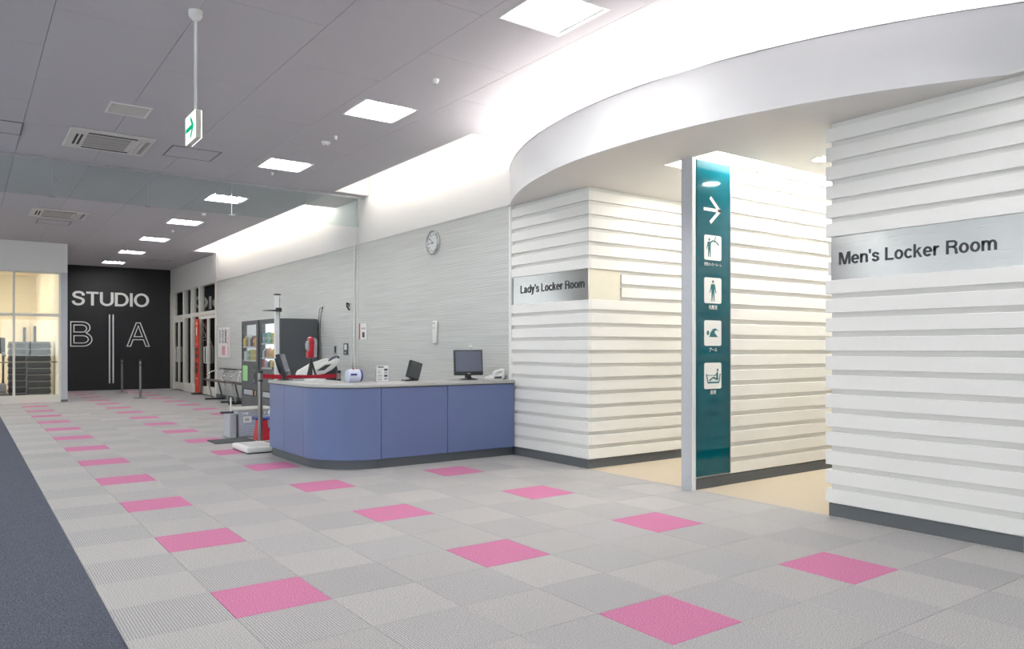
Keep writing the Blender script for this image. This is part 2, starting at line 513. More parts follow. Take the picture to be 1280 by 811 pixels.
# ---- floor
floor = struct(bx('floor', mat('screed', '#8c8c8c', 0.9), None, AX0, AX1, AY0, AY1, -0.12, -0.012),
               'grey carpet tile floor with pink tiles dotted over it', 'floor')
bx('dark_carpet', C_NAVY, floor, AX0, 0.598, AY0, AY1, -0.012, 0.0)['label'] = 'plain dark blue grey carpet'
bx('beige_carpet', C_BEIGE, floor, 5.6395, AX1, 1.0, 7.8, -0.012, 0.0)['label'] = 'beige carpet inside the locker room entrances'
bx('carpet_edge', C_LIGHT, floor, 5.6012, 5.639, AY0, 21.6, -0.012, 0.0)['label'] = 'narrow cut carpet strip along the wall'
TX, TY = 1.1003, 2.3548
def tile_mesh(name, m):
    b = MB().box(-0.2490, 0.2490, -0.2490, 0.2490, -0.010, 0.0)
    o = b.build(name, m, None, 0.002, 1, org=(0, 0, 0)); me = o.data
    bpy.data.objects.remove(o, do_unlink=True)
    return me
tm = {'l': tile_mesh('carpet_tile', C_LIGHT), 'd': tile_mesh('ribbed_carpet_tile', C_DARK), 'p': tile_mesh('pink_carpet_tile', C_PINK)}
cth, sth = math.cos(0.6261), math.sin(0.6261)
def pix(p):
    d = p[1] * cth + p[0] * sth; r = -p[1] * sth + p[0] * cth
    if d < 0.1: return None
    return 640 + 949.39 * r / d, 435.32 + 949.39 * (1.3397 - p[2]) / d, d
cells = []
for i in range(-1, 9):
    for j in range(-18, 50):
        x = TX + i * 0.5 + 0.25; y = TY + j * 0.5 + 0.25
        if y > YB - 0.2: continue
        q = pix((x, y, 0))
        seen = q is not None and -40 < q[0] < 1330 and q[1] < 850
        pink = i % 3 == 0 and j % 3 == 0
        cells.append((x, y, 'p' if pink else ('d' if (i + j) % 2 == 0 else 'l'), seen, q[2] if q else 99))
greys = sorted([c for c in cells if c[2] != 'p' and c[3]], key=lambda c: c[4])[:300]
gs = set((c[0], c[1]) for c in greys)
rest = {'l': MB(), 'd': MB(), 'p': MB()}
for c in cells:
    if (c[2] == 'p' and c[3]) or (c[0], c[1]) in gs:
        x0 = 0.0
        inst(tm[c[2]], 'pink_carpet_tile' if c[2] == 'p' else 'carpet_tile', floor, (c[0], c[1], 0.0))
    else:
        rest[c[2]].box(c[0] - .249, c[0] + .249, c[1] - .249, c[1] + .249, -0.010, 0)
for k, nm in (('l', 'carpet_tiles_plain'), ('d', 'carpet_tiles_ribbed'), ('p', 'carpet_tiles_pink')):
    o = rest[k].build(nm, {'l': C_LIGHT, 'd': C_DARK, 'p': C_PINK}[k], floor); o['kind'] = 'stuff'
    o['label'] = 'carpet tiles laid beyond the nearest ones'

# ---- ceiling: plate above, boards below
ceil = struct(bx('ceiling', M_CEILD, None, AX0, AX1, AY0, AY1, ZT, ZT + 0.1), 'grey mineral board ceiling with recessed lights and thin joints', 'ceiling')
LX, LY0, LDY = 3.746, 4.633, 3.0442
LIGHTS = [(LX, LY0 + n * LDY) for n in range(-3, 8)]
LIGHTS2 = [(-0.70, LY0 + n * LDY) for n in range(-3, 6)] + [(-4.0, LY0 + n * LDY) for n in range(-3, 6)]
HOLES = [(x - .3, x + .3, y - .3, y + .3) for x, y in LIGHTS + LIGHTS2]
def board(x0, x1, y0, y1, name='ceiling_board'):
    hs = [h for h in HOLES if h[0] < x1 and h[1] > x0 and h[2] < y1 and h[3] > y0]
    xs = sorted(set([x0, x1] + [min(max(v, x0), x1) for h in hs for v in h[:2]]))
    ys = sorted(set([y0, y1] + [min(max(v, y0), y1) for h in hs for v in h[2:]]))
    b = MB(); n = 0
    for a in range(len(xs) - 1):
        for c in range(len(ys) - 1):
            mx, my = (xs[a] + xs[a + 1]) / 2, (ys[c] + ys[c + 1]) / 2
            if any(h[0] < mx < h[1] and h[2] < my < h[3] for h in hs): continue
            b.box(xs[a], xs[a + 1], ys[c], ys[c + 1], ZC, ZC + 0.015); n += 1
    if n: return b.build(name, M_CEIL, ceil)
    b.bm.free()
SEAM = [-0.345 + 0.915 * k for k in range(6)]      # -0.345 .. 4.23
SEAM += [5.04]
G = 0.0022
for s in range(len(SEAM) - 1):
    off = 4.98 if s % 2 == 1 else 5.89
    y = off - 1.82 * 2
    while y < YB:
        y0, y1 = max(y, 0.5), min(y + 1.82, YB)
        if y1 - y0 > 0.05: board(SEAM[s] + G, SEAM[s + 1] - G, y0 + G, y1 - G)
        y += 1.82
board(AX0, -0.345, AY0, YB, 'ceiling_field'); board(-0.345, WX + 0.1, AY0, 0.5, 'ceiling_field')
SL1 = (7.80, 12.02); SL2 = (13.44, 21.70)
for a, b in ((0.5, SL1[0]), (SL1[1], SL2[0]), (SL2[1], YB)):
    board(5.04 + G, WX, a, b)
# cove walls of the two light slots, and their strip lamps
for n, (a, b) in enumerate((SL1, SL2)):
    mb = MB().box(5.015, 5.04, a, b, ZC + 0.016, ZT).box(5.04, WX, a - .02, a, ZC + 0.016, ZT).box(5.04, WX, b, b + .02, ZC + 0.016, ZT)
    mb.box(5.015, 5.04, a, b, ZC - 0.002, ZC + .016)
    mb.build('light_slot', M_WHITE, ceil)
    L = thing('cove_lamp', (5.115, (a + b) / 2, 4.02), ['strip lamp hidden in the ceiling slot above the counter', 'strip lamp hidden in the far ceiling slot above the vending machines'][n], 'lamp', 'lamps in the ceiling slot')
    MB().tube([(5.115, a + .06, 4.07), (5.115, b - .06, 4.07)], 0.016, 8).build('lamp_tube', E_SLOT, L)
    bx('lamp_batten', M_WHITE, L, 5.09, 5.14, a + .03, b - .03, 4.018, 4.05)

# ---- right wall: grey ribbed panel, white above
wr = struct(bx('wall_right', M_WHITE, None, WX + 0.012, WX + 0.16, 7.83, 21.70, 0, ZT), 'long right wall, grey ribbed below and white above', 'wall')
ZP = 3.155
bx('ribbed_panel', M_GREY, wr, WX, WX + 0.012, 7.84, 21.66, 0.0, ZP)['label'] = 'grey finely ribbed wall panelling'
bx('panel_trim', M_ALU, wr, WX - 0.006, WX + 0.014, 7.84, 21.66, ZP, ZP + 0.014)['label'] = 'thin metal strip on the panel top'
struct(bx('baseboard_right', M_BASE, None, WX - 0.012, WX - 0.0005, 9.6, 21.66, 0, 0.1), 'dark grey baseboard along the ribbed grey wall', 'baseboard')
# wall above the locker rooms
struct(bx('wall_upper_right', M_WHITE, None, WX + 0.03, WX + 0.16, 0.0, 7.83, ZS + 0.2, ZT), 'white wall above the curved bulkhead', 'wall')
struct(bx('wall_right_near', M_WHITE, None, WX, WX + 0.16, AY0, 2.03, 0, ZT), 'white wall at the right edge past the men sign', 'wall')
# far wall and others
wf = struct(bx('wall_far', M_BLACKWALL, None, 2.13, WX + 0.16, YB, YB + 0.15, 0, ZT), 'black end wall carrying the large white studio lettering', 'wall')

# ---- wall over studio doors
struct(bx('wall_over_doors', M_WHITE, None, WX, WX + 0.16, 21.70, YB, 3.165, ZT), 'white wall band above the glass studio doors', 'wall')

# ---- back and left walls of the hall (behind the camera) with windows
def wall_with_windows(name, label, along, pos, a0, a1, wins, z0, z1):
    b = MB()
    def bb(u0, u1, q0, q1):
        if along == 'x': b.box(u0, u1, pos - .15, pos, q0, q1)
        else: b.box(pos - .15, pos, u0, u1, q0, q1)
    cur = a0
    for u0, u1 in wins:
        bb(cur, u0, 0, ZT); bb(u0, u1, 0, z0); bb(u0, u1, z1, ZT); cur = u1
    bb(cur, a1, 0, ZT)
    o = struct(b.build(name, M_WHITE, None), label, 'wall')
    for u0, u1 in wins:
        f = MB()
        for u in [u0 + (u1 - u0) * k / 3 for k in range(4)]:
            if along == 'x': f.box(u - .03, u + .03, pos - .1, pos - .04, z0, z1)
            else: f.box(pos - .1, pos - .04, u - .03, u + .03, z0, z1)
        f.build('window_frame', M_FRAME, o)
        if along == 'x': bx('glass_pane', G_CLEAR, o, u0, u1, pos - .075, pos - .067, z0, z1)
        else: bx('glass_pane', G_CLEAR, o, pos - .075, pos - .067, u0, u1, z0, z1)
    return o
wall_with_windows('wall_back', 'white wall behind the viewpoint with tall windows', 'x', AY0, AX0, WX, [(-6, -2), (0.3, 4.6)], 0.9, 3.0)
wall_with_windows('wall_left', 'white side wall with tall windows', 'y', AX0, AY0, 21.9, [(-6, -1.5), (0, 4.5), (6, 10.5), (12, 16.5)], 0.6, 3.3)

# ================================================================== LOCKER ROOM BLOCKS
SP, SB, SH, SD = 0.1516, 0.108, 0.108, 0.034
def slats_x(parent, xface, y0, y1, skip=(), name='siding_slat'):
    """slats on a face whose normal is -x, outer surface at xface"""
    src = None
    for i in range(20):
        if i in skip: continue
        z = SB + SP * i
        if src is None:
            o = bx(name, M_SLAT, parent, xface, xface + SD, y0, y1, z, z + SH, 0.003, 1); src = (o.data, z)
        else:
            o = bpy.data.objects.new(name, src[0]); COL.objects.link(o); o.parent = parent
            o.location = (0, 0, z - src[1]); ORIG[o] = ORIG[parent]
def slats_y(parent, yface, x0, x1, skip=(), name='siding_slat', only=None, back=False):
    src = None
    for i in range(20):
        if i in skip or (only is not None and i not in only): continue
        z = SB + SP * i
        if src is None:
            ya, yb = (yface - SD, yface) if back else (yface, yface + SD)
            o = bx(name, M_SLAT, parent, x0, x1, ya, yb, z, z + SH, 0.003, 1); src = (o.data, z)
        else:
            o = bpy.data.objects.new(name, src[0]); COL.objects.link(o); o.parent = parent
            o.location = (0, 0, z - src[1]); ORIG[o] = ORIG[parent]

FX = WX - 0.025        # outer slat face
XE = 10.4
# ladies' block
wl = struct(bx('wall_lady_room', M_GROOVE, None, FX + SD - 0.001, XE, 6.36 + 0.002, 7.79, 0, ZS), "white slatted wall block of the lady's locker room", 'wall')
slats_x(wl, FX, 6.36 - SD, 7.79, skip=(12, 13))
slats_y(wl, 6.36 - SD + 0.0005, FX + SD, XE, skip=(12, 13))
slats_y(wl, 6.36 - SD + 0.0005, 6.13, XE, only=(12, 13))
bx('baseboard', M_BASE, wl, FX + 0.014, FX + 0.027, 6.36 - 0.012, 7.79, 0, 0.1); bx('baseboard', M_BASE, wl, FX + 0.027, XE, 6.36 - 0.012, 6.361, 0, 0.1)
struct(bx('trim_1', M_WHITE, None, FX - 0.012, WX + 0.012, 7.79, 7.83, 0, ZS), "white corner post between grey wall and lady's slatted wall", 'trim')
# men's block
wm = struct(bx('wall_men_room', M_GROOVE, None, FX + SD - 0.001, XE, 2.06, 3.44 - 0.002, 0, ZS), "white slatted wall block of the men's locker room", 'wall')
slats_x(wm, FX, 2.06, 3.44 + SD, skip=(12, 13))
slats_y(wm, 3.44 + SD - 0.0005, FX + SD, XE, back=True)
bx('baseboard', M_BASE, wm, FX + 0.014, FX + 0.027, 2.06, 3.44 + 0.012, 0, 0.1); bx('baseboard', M_BASE, wm, FX + 0.027, XE, 3.44, 3.452, 0, 0.1)
struct(bx('trim_2', M_WHITE, None, FX - 0.008, WX + 0.02, 2.03, 2.06, 0, ZS), "white end strip at the right edge of the men's slatted wall", 'trim')
# sign wall between the entrances
ws = struct(bx('wall_sign_divider', M_GROOVE, None, 5.62, XE, 4.828, 4.892, 0, 3.50), 'white slatted dividing wall behind the teal sign', 'wall')
slats_y(ws, 4.80, 6.115, XE)
slats_y(ws, 4.92, 5.62, XE, back=True)
bx('baseboard', M_BASE, ws, 5.60, XE, 4.806, 4.828, 0, 0.1); bx('baseboard', M_BASE, ws, 5.60, XE, 4.892, 4.914, 0, 0.1)
bx('upper_board', M_SLAT, ws, 5.62, XE, 4.80, 4.828, ZS, 3.50)
bx('end_post', M_PILLAR, ws, 5.55, 5.599, 4.795, 4.922, 0, ZS, 0.002, 1)['label'] = 'grey painted end post'
bx('edge_strip', M_WHITE, ws, 5.556, 5.602, 4.788, 4.795, 0, ZS)['label'] = 'thin white edge strip'
# rear of entrances
struct(bx('wall_entrance_back', M_SLAT, None, XE, XE + 0.1, 2.0, 7.8, 0, ZS), 'white back wall inside the locker room entrances', 'wall')

# ---- curved bulkhead: soffit, fascia, trough
def arc(R, n=48, xlim=WX + 0.02):
    dx = xlim - CX; a = math.acos(min(1, -dx / R))
    return [(CX - R * math.cos(t), CY + R * math.sin(t)) for t in [a - 2 * a * k / (n - 1) for k in range(n)]]
bk = struct(thing('ceiling_bulkhead', (5.2, CY, ZS), 'curved white bulkhead sweeping over the locker room entrances', 'bulkhead'), 'curved white bulkhead sweeping over the locker room entrances', 'bulkhead')
out = arc(CR); n_ = len(out)
SOX = 5.58
def arcX(y):
    return CX - math.sqrt(CR ** 2 - (y - CY) ** 2)
ys = [2.04 + (7.83 - 2.04) * k / 60 for k in range(61)]
a_ = [(min(arcX(y), SOX) + 0.002, y) for y in ys]; b_ = [(SOX + 0.001, y) for y in ys]
MB().strip(a_, b_, ZS, ZS + 0.02).build('soffit', M_SOFFIT, bk)
MB().box(SOX, XE, 2.04, 4.52, ZS, ZS + 0.02).build('soffit', M_SOFFIT, bk)
MB().box(SOX, XE, 5.17, 7.83, ZS, ZS + 0.02).build('soffit', M_SOFFIT, bk)
MB().box(SOX - .02, SOX, 4.50, 5.19, ZS + .02, 3.52).box(SOX, XE, 4.50, 4.52, ZS + .02, 3.52).box(SOX, XE, 5.17, 5.19, ZS + .02, 3.52).box(SOX - .02, XE, 4.5, 5.19, 3.52, 3.54).build('slot_box', M_WHITE, bk)
MB().strip(arc(CR), arc(CR - 0.03), ZS - 0.001, 3.598).build('fascia', M_FASCIA, bk)
MB().strip(arc(CR + 0.006), arc(CR - 0.03), 3.598, 3.606).build('fascia_trim', M_ALU, bk)
MB().strip(arc(CR - 0.03), arc(CR - 0.9), 3.40, 3.42).build('trough_floor', M_WHITE, bk)
cl = tag(MB().strip(arc(CR - 0.16, xlim=5.62), arc(CR - 0.20, xlim=5.62), 3.545, 3.58).build('bulkhead_cove_lamp', E_COVE, None), 'curved strip lamp hidden behind the bulkhead lip', 'lamp')
for nm, y, lab in (('sign_wall_lamp', 4.58, 'warm strip lamp hidden above the teal sign wall'), ('sign_wall_lamp', 5.10, "warm strip lamp hidden on the lady's side of the sign wall")):
    L = thing(nm, (7.9, y, 3.24), lab, 'lamp')
    MB().tube([(5.75, y, 3.30), (XE - .1, y, 3.30)], 0.014, 8).build('lamp_tube', E_WARM, L)
    bx('lamp_batten', M_WHITE, L, 5.7, XE - .05, y - .022, y + .022, 3.315, 3.34)
for k, (x, y, lab) in enumerate(((6.62, 4.12, "round recessed downlight by the men's locker room wall"), (8.4, 4.0, "round recessed downlight deeper in the men's entrance"),
                                  (6.7, 5.72, "round recessed downlight in the lady's entrance"), (8.5, 5.72, "round recessed downlight deeper in the lady's entrance"))):
    L = thing('downlight', (x, y, ZS - 0.006), lab, 'downlight', 'entrance downlights')
    MB().lathe((x, y, 0), [(0.085, ZS - 0.006), (0.095, ZS - 0.006), (0.095, ZS - 0.001), (0.085, ZS - 0.001)], 24).build('trim_ring', M_PWHITE, L)
    MB().lathe((x, y, 0), [(0.083, ZS - 0.0075), (0.083, ZS - 0.002)], 24).build('glow_disc', E_DOWN, L)

# ================================================================== SIGNS AT THE LOCKER ROOMS
sg = thing('locker_room_sign', (FX + 0.01, 7.06, 1.885), "brushed steel sign reading Lady's Locker Room", 'sign')
bx('steel_plate', M_STEEL, sg, FX + 0.010, FX + 0.026, 6.345, 7.785, 1.884, 2.229)
letters("Lady's Locker Room", M_INK, sg, (FX + 0.0098, 7.607, 2.022), (0, -1, 0), (0, 0, 1), 1.195, 0.097)
bx('return_plate', mat('cream_plate', '#e9e4d2', 0.45), sg, FX + 0.026, 6.125, 6.345, 6.361, 1.884, 2.229)['label'] = 'plain cream return plate around the corner'
sg = thing('locker_room_sign', (FX + 0.01, 2.75, 1.885), "brushed steel sign reading Men's Locker Room", 'sign')
bx('steel_plate', M_STEEL, sg, FX + 0.010, FX + 0.026, 2.062, 3.43, 1.884, 2.229)
letters("Men's Locker Room", M_INK, sg, (FX + 0.0098, 3.363, 2.003), (0, -1, 0), (0, 0, 1), 1.135, 0.097)

# teal directory sign
ts = thing('teal_directory_sign', (5.85, 4.79, 0.12), 'tall glossy teal directory sign with arrow and white pictograms', 'sign')
YT = 4.782
bx('teal_panel', M_TEAL, ts, 5.604, 6.10, YT, 4.80, 0.125, 3.125, 0.002, 1)
bx('side_frame', M_ALU, ts, 6.10, 6.112, YT, 4.827, 0.125, 3.13); bx('top_frame', M_ALU, ts, 5.604, 6.112, YT, 4.80, 3.125, 3.135)
YI = YT - 0.002
def rrect(x0, x1, z0, z1, r=0.02, n=4):
    p = []
    for cx, cz, a in ((x1 - r, z1 - r, 0), (x0 + r, z1 - r, 90), (x0 + r, z0 + r, 180), (x1 - r, z0 + r, 270)):
        for k in range(n + 1):
            t = math.radians(a + 90 * k / n); p.append((cx + r * math.cos(t), cz + r * math.sin(t)))
    return p
def decal(name, m, parent, polys, y, th=0.002):
    b = MB()
    for p in polys: b.prism(p, y - th, y, 'y')
    return b.build(name, m, parent, smooth=False)
def bar(p, q, w):
    p, q = Vector((p[0], p[1])), Vector((q[0], q[1])); d = (q - p).normalized(); s = Vector((-d.y, d.x)) * w / 2
    return [tuple(p + s), tuple(p - s), tuple(q - s), tuple(q + s)]
def disc(cx, cz, r, rz=None, n=14):
    rz = rz or r
    return [(cx + r * math.cos(2 * PI * k / n), cz + rz * math.sin(2 * PI * k / n)) for k in range(n)]
decal('arrow', M_LETTER, ts, [bar((5.705, 2.668), (5.945, 2.668), .03), bar((5.80, 2.785), (5.952, 2.655), .032), bar((5.80, 2.545), (5.952, 2.678), .032)], YT)
def man(cx, z0, h, arms=True):
    s = h / 0.22
    P = [disc(cx, z0 + .203 * s, .013 * s, .017 * s)]
    P.append([(cx - .028 * s, z0 + .178 * s), (cx + .028 * s, z0 + .178 * s), (cx + .022 * s, z0 + .085 * s), (cx - .022 * s, z0 + .085 * s)])
    P.append([(cx - .022 * s, z0 + .09 * s), (cx - .001 * s, z0 + .09 * s), (cx - .012 * s, z0), (cx - .022 * s, z0)])
    P.append([(cx + .001 * s, z0 + .09 * s), (cx + .022 * s, z0 + .09 * s), (cx + .022 * s, z0), (cx + .012 * s, z0)])
    P.append([(cx - .028 * s, z0 + .178 * s), (cx - .022 * s, z0 + .150 * s), (cx - .045 * s, z0 + .085 * s), (cx - .052 * s, z0 + .090 * s)])
    if arms: P.append([(cx + .028 * s, z0 + .178 * s), (cx + .022 * s, z0 + .150 * s), (cx + .045 * s, z0 + .085 * s), (cx + .052 * s, z0 + .090 * s)])
    return P
ICON = []
for z0, z1 in ((2.185, 2.424), (1.771, 2.018), (1.364, 1.608), (0.951, 1.202)):
    ICON.append(decal('pictogram_tile', M_LETTER, ts, [rrect(5.713, 5.963, z0, z1)], YT))
T2 = mat('pictogram_teal', '#0d6a72', 0.4)
arm = [bar((5.80, 2.352), (5.835, 2.372), .016), bar((5.835, 2.372), (5.88, 2.365), .014), bar((5.88, 2.365), (5.925, 2.335), .012)]
hook = [bar((5.865, 2.372), (5.865, 2.392), .008), bar((5.865, 2.392), (5.88, 2.402), .008), bar((5.88, 2.402), (5.872, 2.414), .008)]
decal('hanger_pictogram', T2, ts, man(5.785, 2.215, .18, False) + arm + hook, YI)
decal('person_pictogram', T2, ts, man(5.838, 1.79, .205), YI)
decal('swimmer_pictogram', T2, ts, [disc(5.765, 1.488, .018, .022), [(5.785, 1.445), (5.80, 1.49), (5.835, 1.525), (5.875, 1.533), (5.925, 1.508), (5.88, 1.515), (5.862, 1.50), (5.865, 1.485), (5.915, 1.445), (5.89, 1.452), (5.87, 1.445), (5.85, 1.452), (5.83, 1.445), (5.81, 1.452)]], YI)
decal('bath_pictogram', T2, ts, [bar((5.742, 1.095), (5.765, 1.012), .012), bar((5.76, 1.012), (5.925, 1.012), .016), bar((5.925, 1.012), (5.945, 1.095), .012),
      disc(5.905, 1.13, .011, .016), bar((5.90, 1.11), (5.90, 1.035), .026), bar((5.905, 1.04), (5.84, 1.06), .018), bar((5.84, 1.06), (5.785, 1.03), .014), bar((5.895, 1.09), (5.85, 1.075), .01),
      bar((5.755, 1.082), (5.84, 1.082), .006)], YI)
for body, x0, x1, z0, z1 in (('男性ロッカールーム', 5.713, 5.963, 2.128, 2.162), ('化粧室', 5.78, 5.905, 1.714, 1.756), ('プール', 5.783, 5.902, 1.309, 1.346), ('浴室', 5.80, 5.887, 0.899, 0.940)):
    text('caption', body, M_LETTER, ts, (x0, YT - 0.0005, z0), (1, 0, 0), (0, 0, 1), x1 - x0, z1 - z0, depth=0.001, offset=0.008)

# ================================================================== CEILING LIGHTS AND FITTINGS
def troffer_meshes():
    r = Vector((0, 0, 0)); ORIG['t'] = r
    H = MB()
    h = 0.3
    H.box(-h, h, -h, h, 0.10, 0.11)
    for s in (-1, 1):
        H.box(min(s * h, s * (h - .008)), max(s * h, s * (h - .008)), -h, h, 0.0, 0.10)
        H.box(-h, h, min(s * h, s * (h - .008)), max(s * h, s * (h - .008)), 0.0, 0.10)
    R = MB()
    for k in range(5):
        x = -0.28 + 0.14 * k
        R.prism([(x - .016, 0.10), (x - .006, 0.012), (x + .006, 0.012), (x + .016, 0.10)], -0.29, 0.29, 'y')
    F = MB()
    for s in (-1, 1):
        F.box(min(s * (h - .002), s * (h + .014)), max(s * (h - .002), s * (h + .014)), -h - .014, h + .014, -0.004, 0.0)
        F.box(-h, h, min(s * (h - .002), s * (h + .014)), max(s * (h - .002), s * (h + .014)), -0.004, 0.0)
    Tb = MB().tube([(0, -0.275, 0.055), (0, 0.275, 0.055)], 0.016, 8)
    out = []
    for b, m, nm in ((H, M_WHITE, 'housing'), (R, M_PWHITE, 'reflector'), (F, M_PWHITE, 'frame'), (Tb, E_TUBE, 'lamp_tube')):
        o = b.build(nm, m, None, org=(0, 0, 0)); out.append(o.data); bpy.data.objects.remove(o, do_unlink=True)
    return out
TH, TR, TF, TT = troffer_meshes()
def troffer(x, y, label, group):
    t = thing('ceiling_light', (x, y, ZC), label, 'ceiling light', group)
    for me, nm in ((TH, 'housing'), (TR, 'reflector'), (TF, 'frame')): inst(me, nm, t, (x, y, ZC))
    for k in range(4): inst(TT, 'lamp_tube', t, (x - .21 + .14 * k, y, ZC))
ordn = ['nearest', 'second nearest', 'third nearest', 'fourth nearest', 'fourth from the far end', 'third from the far end', 'second from the far end', 'farthest']
k = 0
for x, y in LIGHTS:
    n = round((y - LY0) / LDY)
    if n < 0: troffer(x, y, 'square recessed ceiling light of the row, behind the viewpoint', 'ceiling lights behind the viewpoint')
    else: troffer(x, y, f'square recessed louvred ceiling light, {ordn[n]} of the visible row', 'square ceiling lights in a row')
for x, y in LIGHTS2:
    troffer(x, y, 'square recessed ceiling light over the dark carpet side', 'ceiling lights over the dark carpet')

def ac_unit(x0, y0, label):
    t = thing('ceiling_air_conditioner', (x0 + .47, y0 + .49, ZC - .02), label, 'air conditioner', 'ceiling cassette air conditioners')
    x1, y1 = x0 + .94, y0 + .98; z = ZC - .025
    MB().box(x0, x1, y0, y1, z, ZC - .001).build('face_panel', M_ACW, t, 0.01, 1)
    g = bx('intake_grille', M_ACG, t, x0 + .2, x1 - .26, y0 + .2, y1 - .2, z - .006, z)
    for k in range(3): bx('grille_bar', M_ACW, g, x0 + .2, x1 - .26, y0 + .33 + .15 * k, y0 + .336 + .15 * k, z - .008, z - .004)
    bx('air_slot', M_SLOTD, t, x0 + .2, x1 - .2, y0 + .09, y0 + .14, z - .002, z)
    bx('air_slot', M_SLOTD, t, x0 + .2, x1 - .2, y1 - .14, y1 - .09, z - .002, z)
    for xx in (x0 + .085, x0 + .135): bx('air_slot', M_SLOTD, t, xx, xx + .025, y0 + .22, y1 - .22, z - .002, z)
    for k in range(3): bx('louvre', M_ACG if k == 2 else M_ACW, t, x1 - .20 + .055 * k, x1 - .16 + .055 * k, y0 + .16, y1 - .16, z - .012, z)
ac_unit(1.03, 10.30, 'white ceiling cassette air conditioner beside the hanging exit sign')
ac_unit(1.04, 16.62, 'white ceiling cassette air conditioner beyond the glass curtain')
def diffuser(x0, y0, s, label):
    t = thing('ceiling_vent', (x0 + s / 2, y0 + s / 2, ZC - .012), label, 'vent'); z = ZC
    b = MB()
    for a in ((x0, x0 + .02, y0, y0 + s), (x0 + s - .02, x0 + s, y0, y0 + s), (x0 + .02, x0 + s - .02, y0, y0 + .02), (x0 + .02, x0 + s - .02, y0 + s - .02, y0 + s)):
        b.box(*a, z - .014, z - .001)
    b.build('frame', M_PWHITE, t)
    bx('backing', M_ACG, t, x0 + .02, x0 + s - .02, y0 + .02, y0 + s - .02, z - .004, z - .001)
    n = 10
    for k in range(n):
        yy = y0 + .03 + (s - .06) * k / (n - 1)
        bx('vane', M_ACW, t, x0 + .02, x0 + s - .02, yy - .004, yy + .004, z - .012, z - .004)
diffuser(1.27, 9.02, 0.41, 'small square slatted ceiling vent left of the exit sign')
def hatch(x0, y0, s, label):
    t = thing('ceiling_hatch', (x0 + s / 2, y0 + s / 2, ZC - .006), label, 'hatch', 'ceiling access hatches'); z = ZC
    b = MB()
    for a in ((x0, x0 + .016, y0, y0 + s), (x0 + s - .016, x0 + s, y0, y0 + s), (x0 + .016, x0 + s - .016, y0, y0 + .016), (x0 + .016, x0 + s - .016, y0 + s - .016, y0 + s)):
        b.box(*a, z - .007, z - .001)
    b.build('frame', mat('hatch_frame', '#77767a', 0.5), t)
    bx('hatch_panel', M_CEIL, t, x0 + .018, x0 + s - .018, y0 + .018, y0 + s - .018, z - .004, z - .001)
hatch(2.19, 10.49, .62, 'square access hatch behind the hanging exit sign')
hatch(-0.04, 10.48, .62, 'square access hatch at the left edge')
hatch(1.23, 18.05, .60, 'square access hatch beyond the glass curtain')
hatch(4.43, 24.35, .60, 'square access hatch near the black studio wall')
def sprinkler(x, y, r, label, cat='sprinkler'):
    t = thing('smoke_detector' if cat == 'smoke detector' else 'sprinkler_head', (x, y, ZC - .05), label, cat)
    MB().lathe((x, y, ZC), [(r * .55, -.045), (r * .8, -.035), (r, -.012), (r, -.001)], 20).build('cover', M_PWHITE, t)
    MB().lathe((x, y, ZC), [(r * .3, -.055), (r * .35, -.045)], 12).build('sensor', M_PGREY, t)
sprinkler(3.73, 9.19, .055, 'white round smoke detector between the second and third ceiling lights', 'smoke detector')
sprinkler(3.73, 6.43, .035, 'small sprinkler head right of the second ceiling light')
sprinkler(3.73, 8.87, .02, 'tiny sprinkler head next to the smoke detector')
sprinkler(3.74, 11.26, .02, 'tiny sprinkler head under the third ceiling light')
sprinkler(3.79, 15.45, .045, 'round smoke detector beyond the glass curtain', 'smoke detector')
sprinkler(3.78, 18.1, .03, 'small sprinkler head among the far ceiling lights')

# hanging exit sign
ex = thing('hanging_exit_sign', (1.465, 6.28, 2.95), 'lit exit sign with green arrow hanging on a ceiling rod', 'exit sign')
MB().lathe((1.465, 6.22, ZC), [(0.018, -.075), (.03, -.07), (.05, -.045), (.052, -.001)], 24).build('ceiling_rose', M_PWHITE, ex)
MB().tube([(1.465, 6.22, 3.17), (1.465, 6.22, ZC - .06)], 0.011, 10).build('rod', M_PWHITE, ex)
bx('sign_box', mat('exit_box', '#d9d4ca', 0.4), ex, 1.446, 1.486, 6.13, 6.44, 2.955, 3.172, 0.004, 1)
fc = bx('lit_face', E_SIGN, ex, 1.440, 1.446, 6.132, 6.438, 2.957, 3.170)
bx('lit_face', E_SIGN, ex, 1.486, 1.492, 6.132, 6.438, 2.957, 3.170)
ab = MB()
def xbar(p, q, wd):
    return bar(p, q, wd)
for poly in (bar((6.42, 3.06), (6.20, 3.06), .035), bar((6.27, 3.135), (6.185, 3.055), .035), bar((6.27, 2.985), (6.185, 3.065), .035)):
    ab.prism(poly, 1.4385, 1.440, 'x')
ab.build('green_arrow', E_SIGNG, fc, smooth=False)

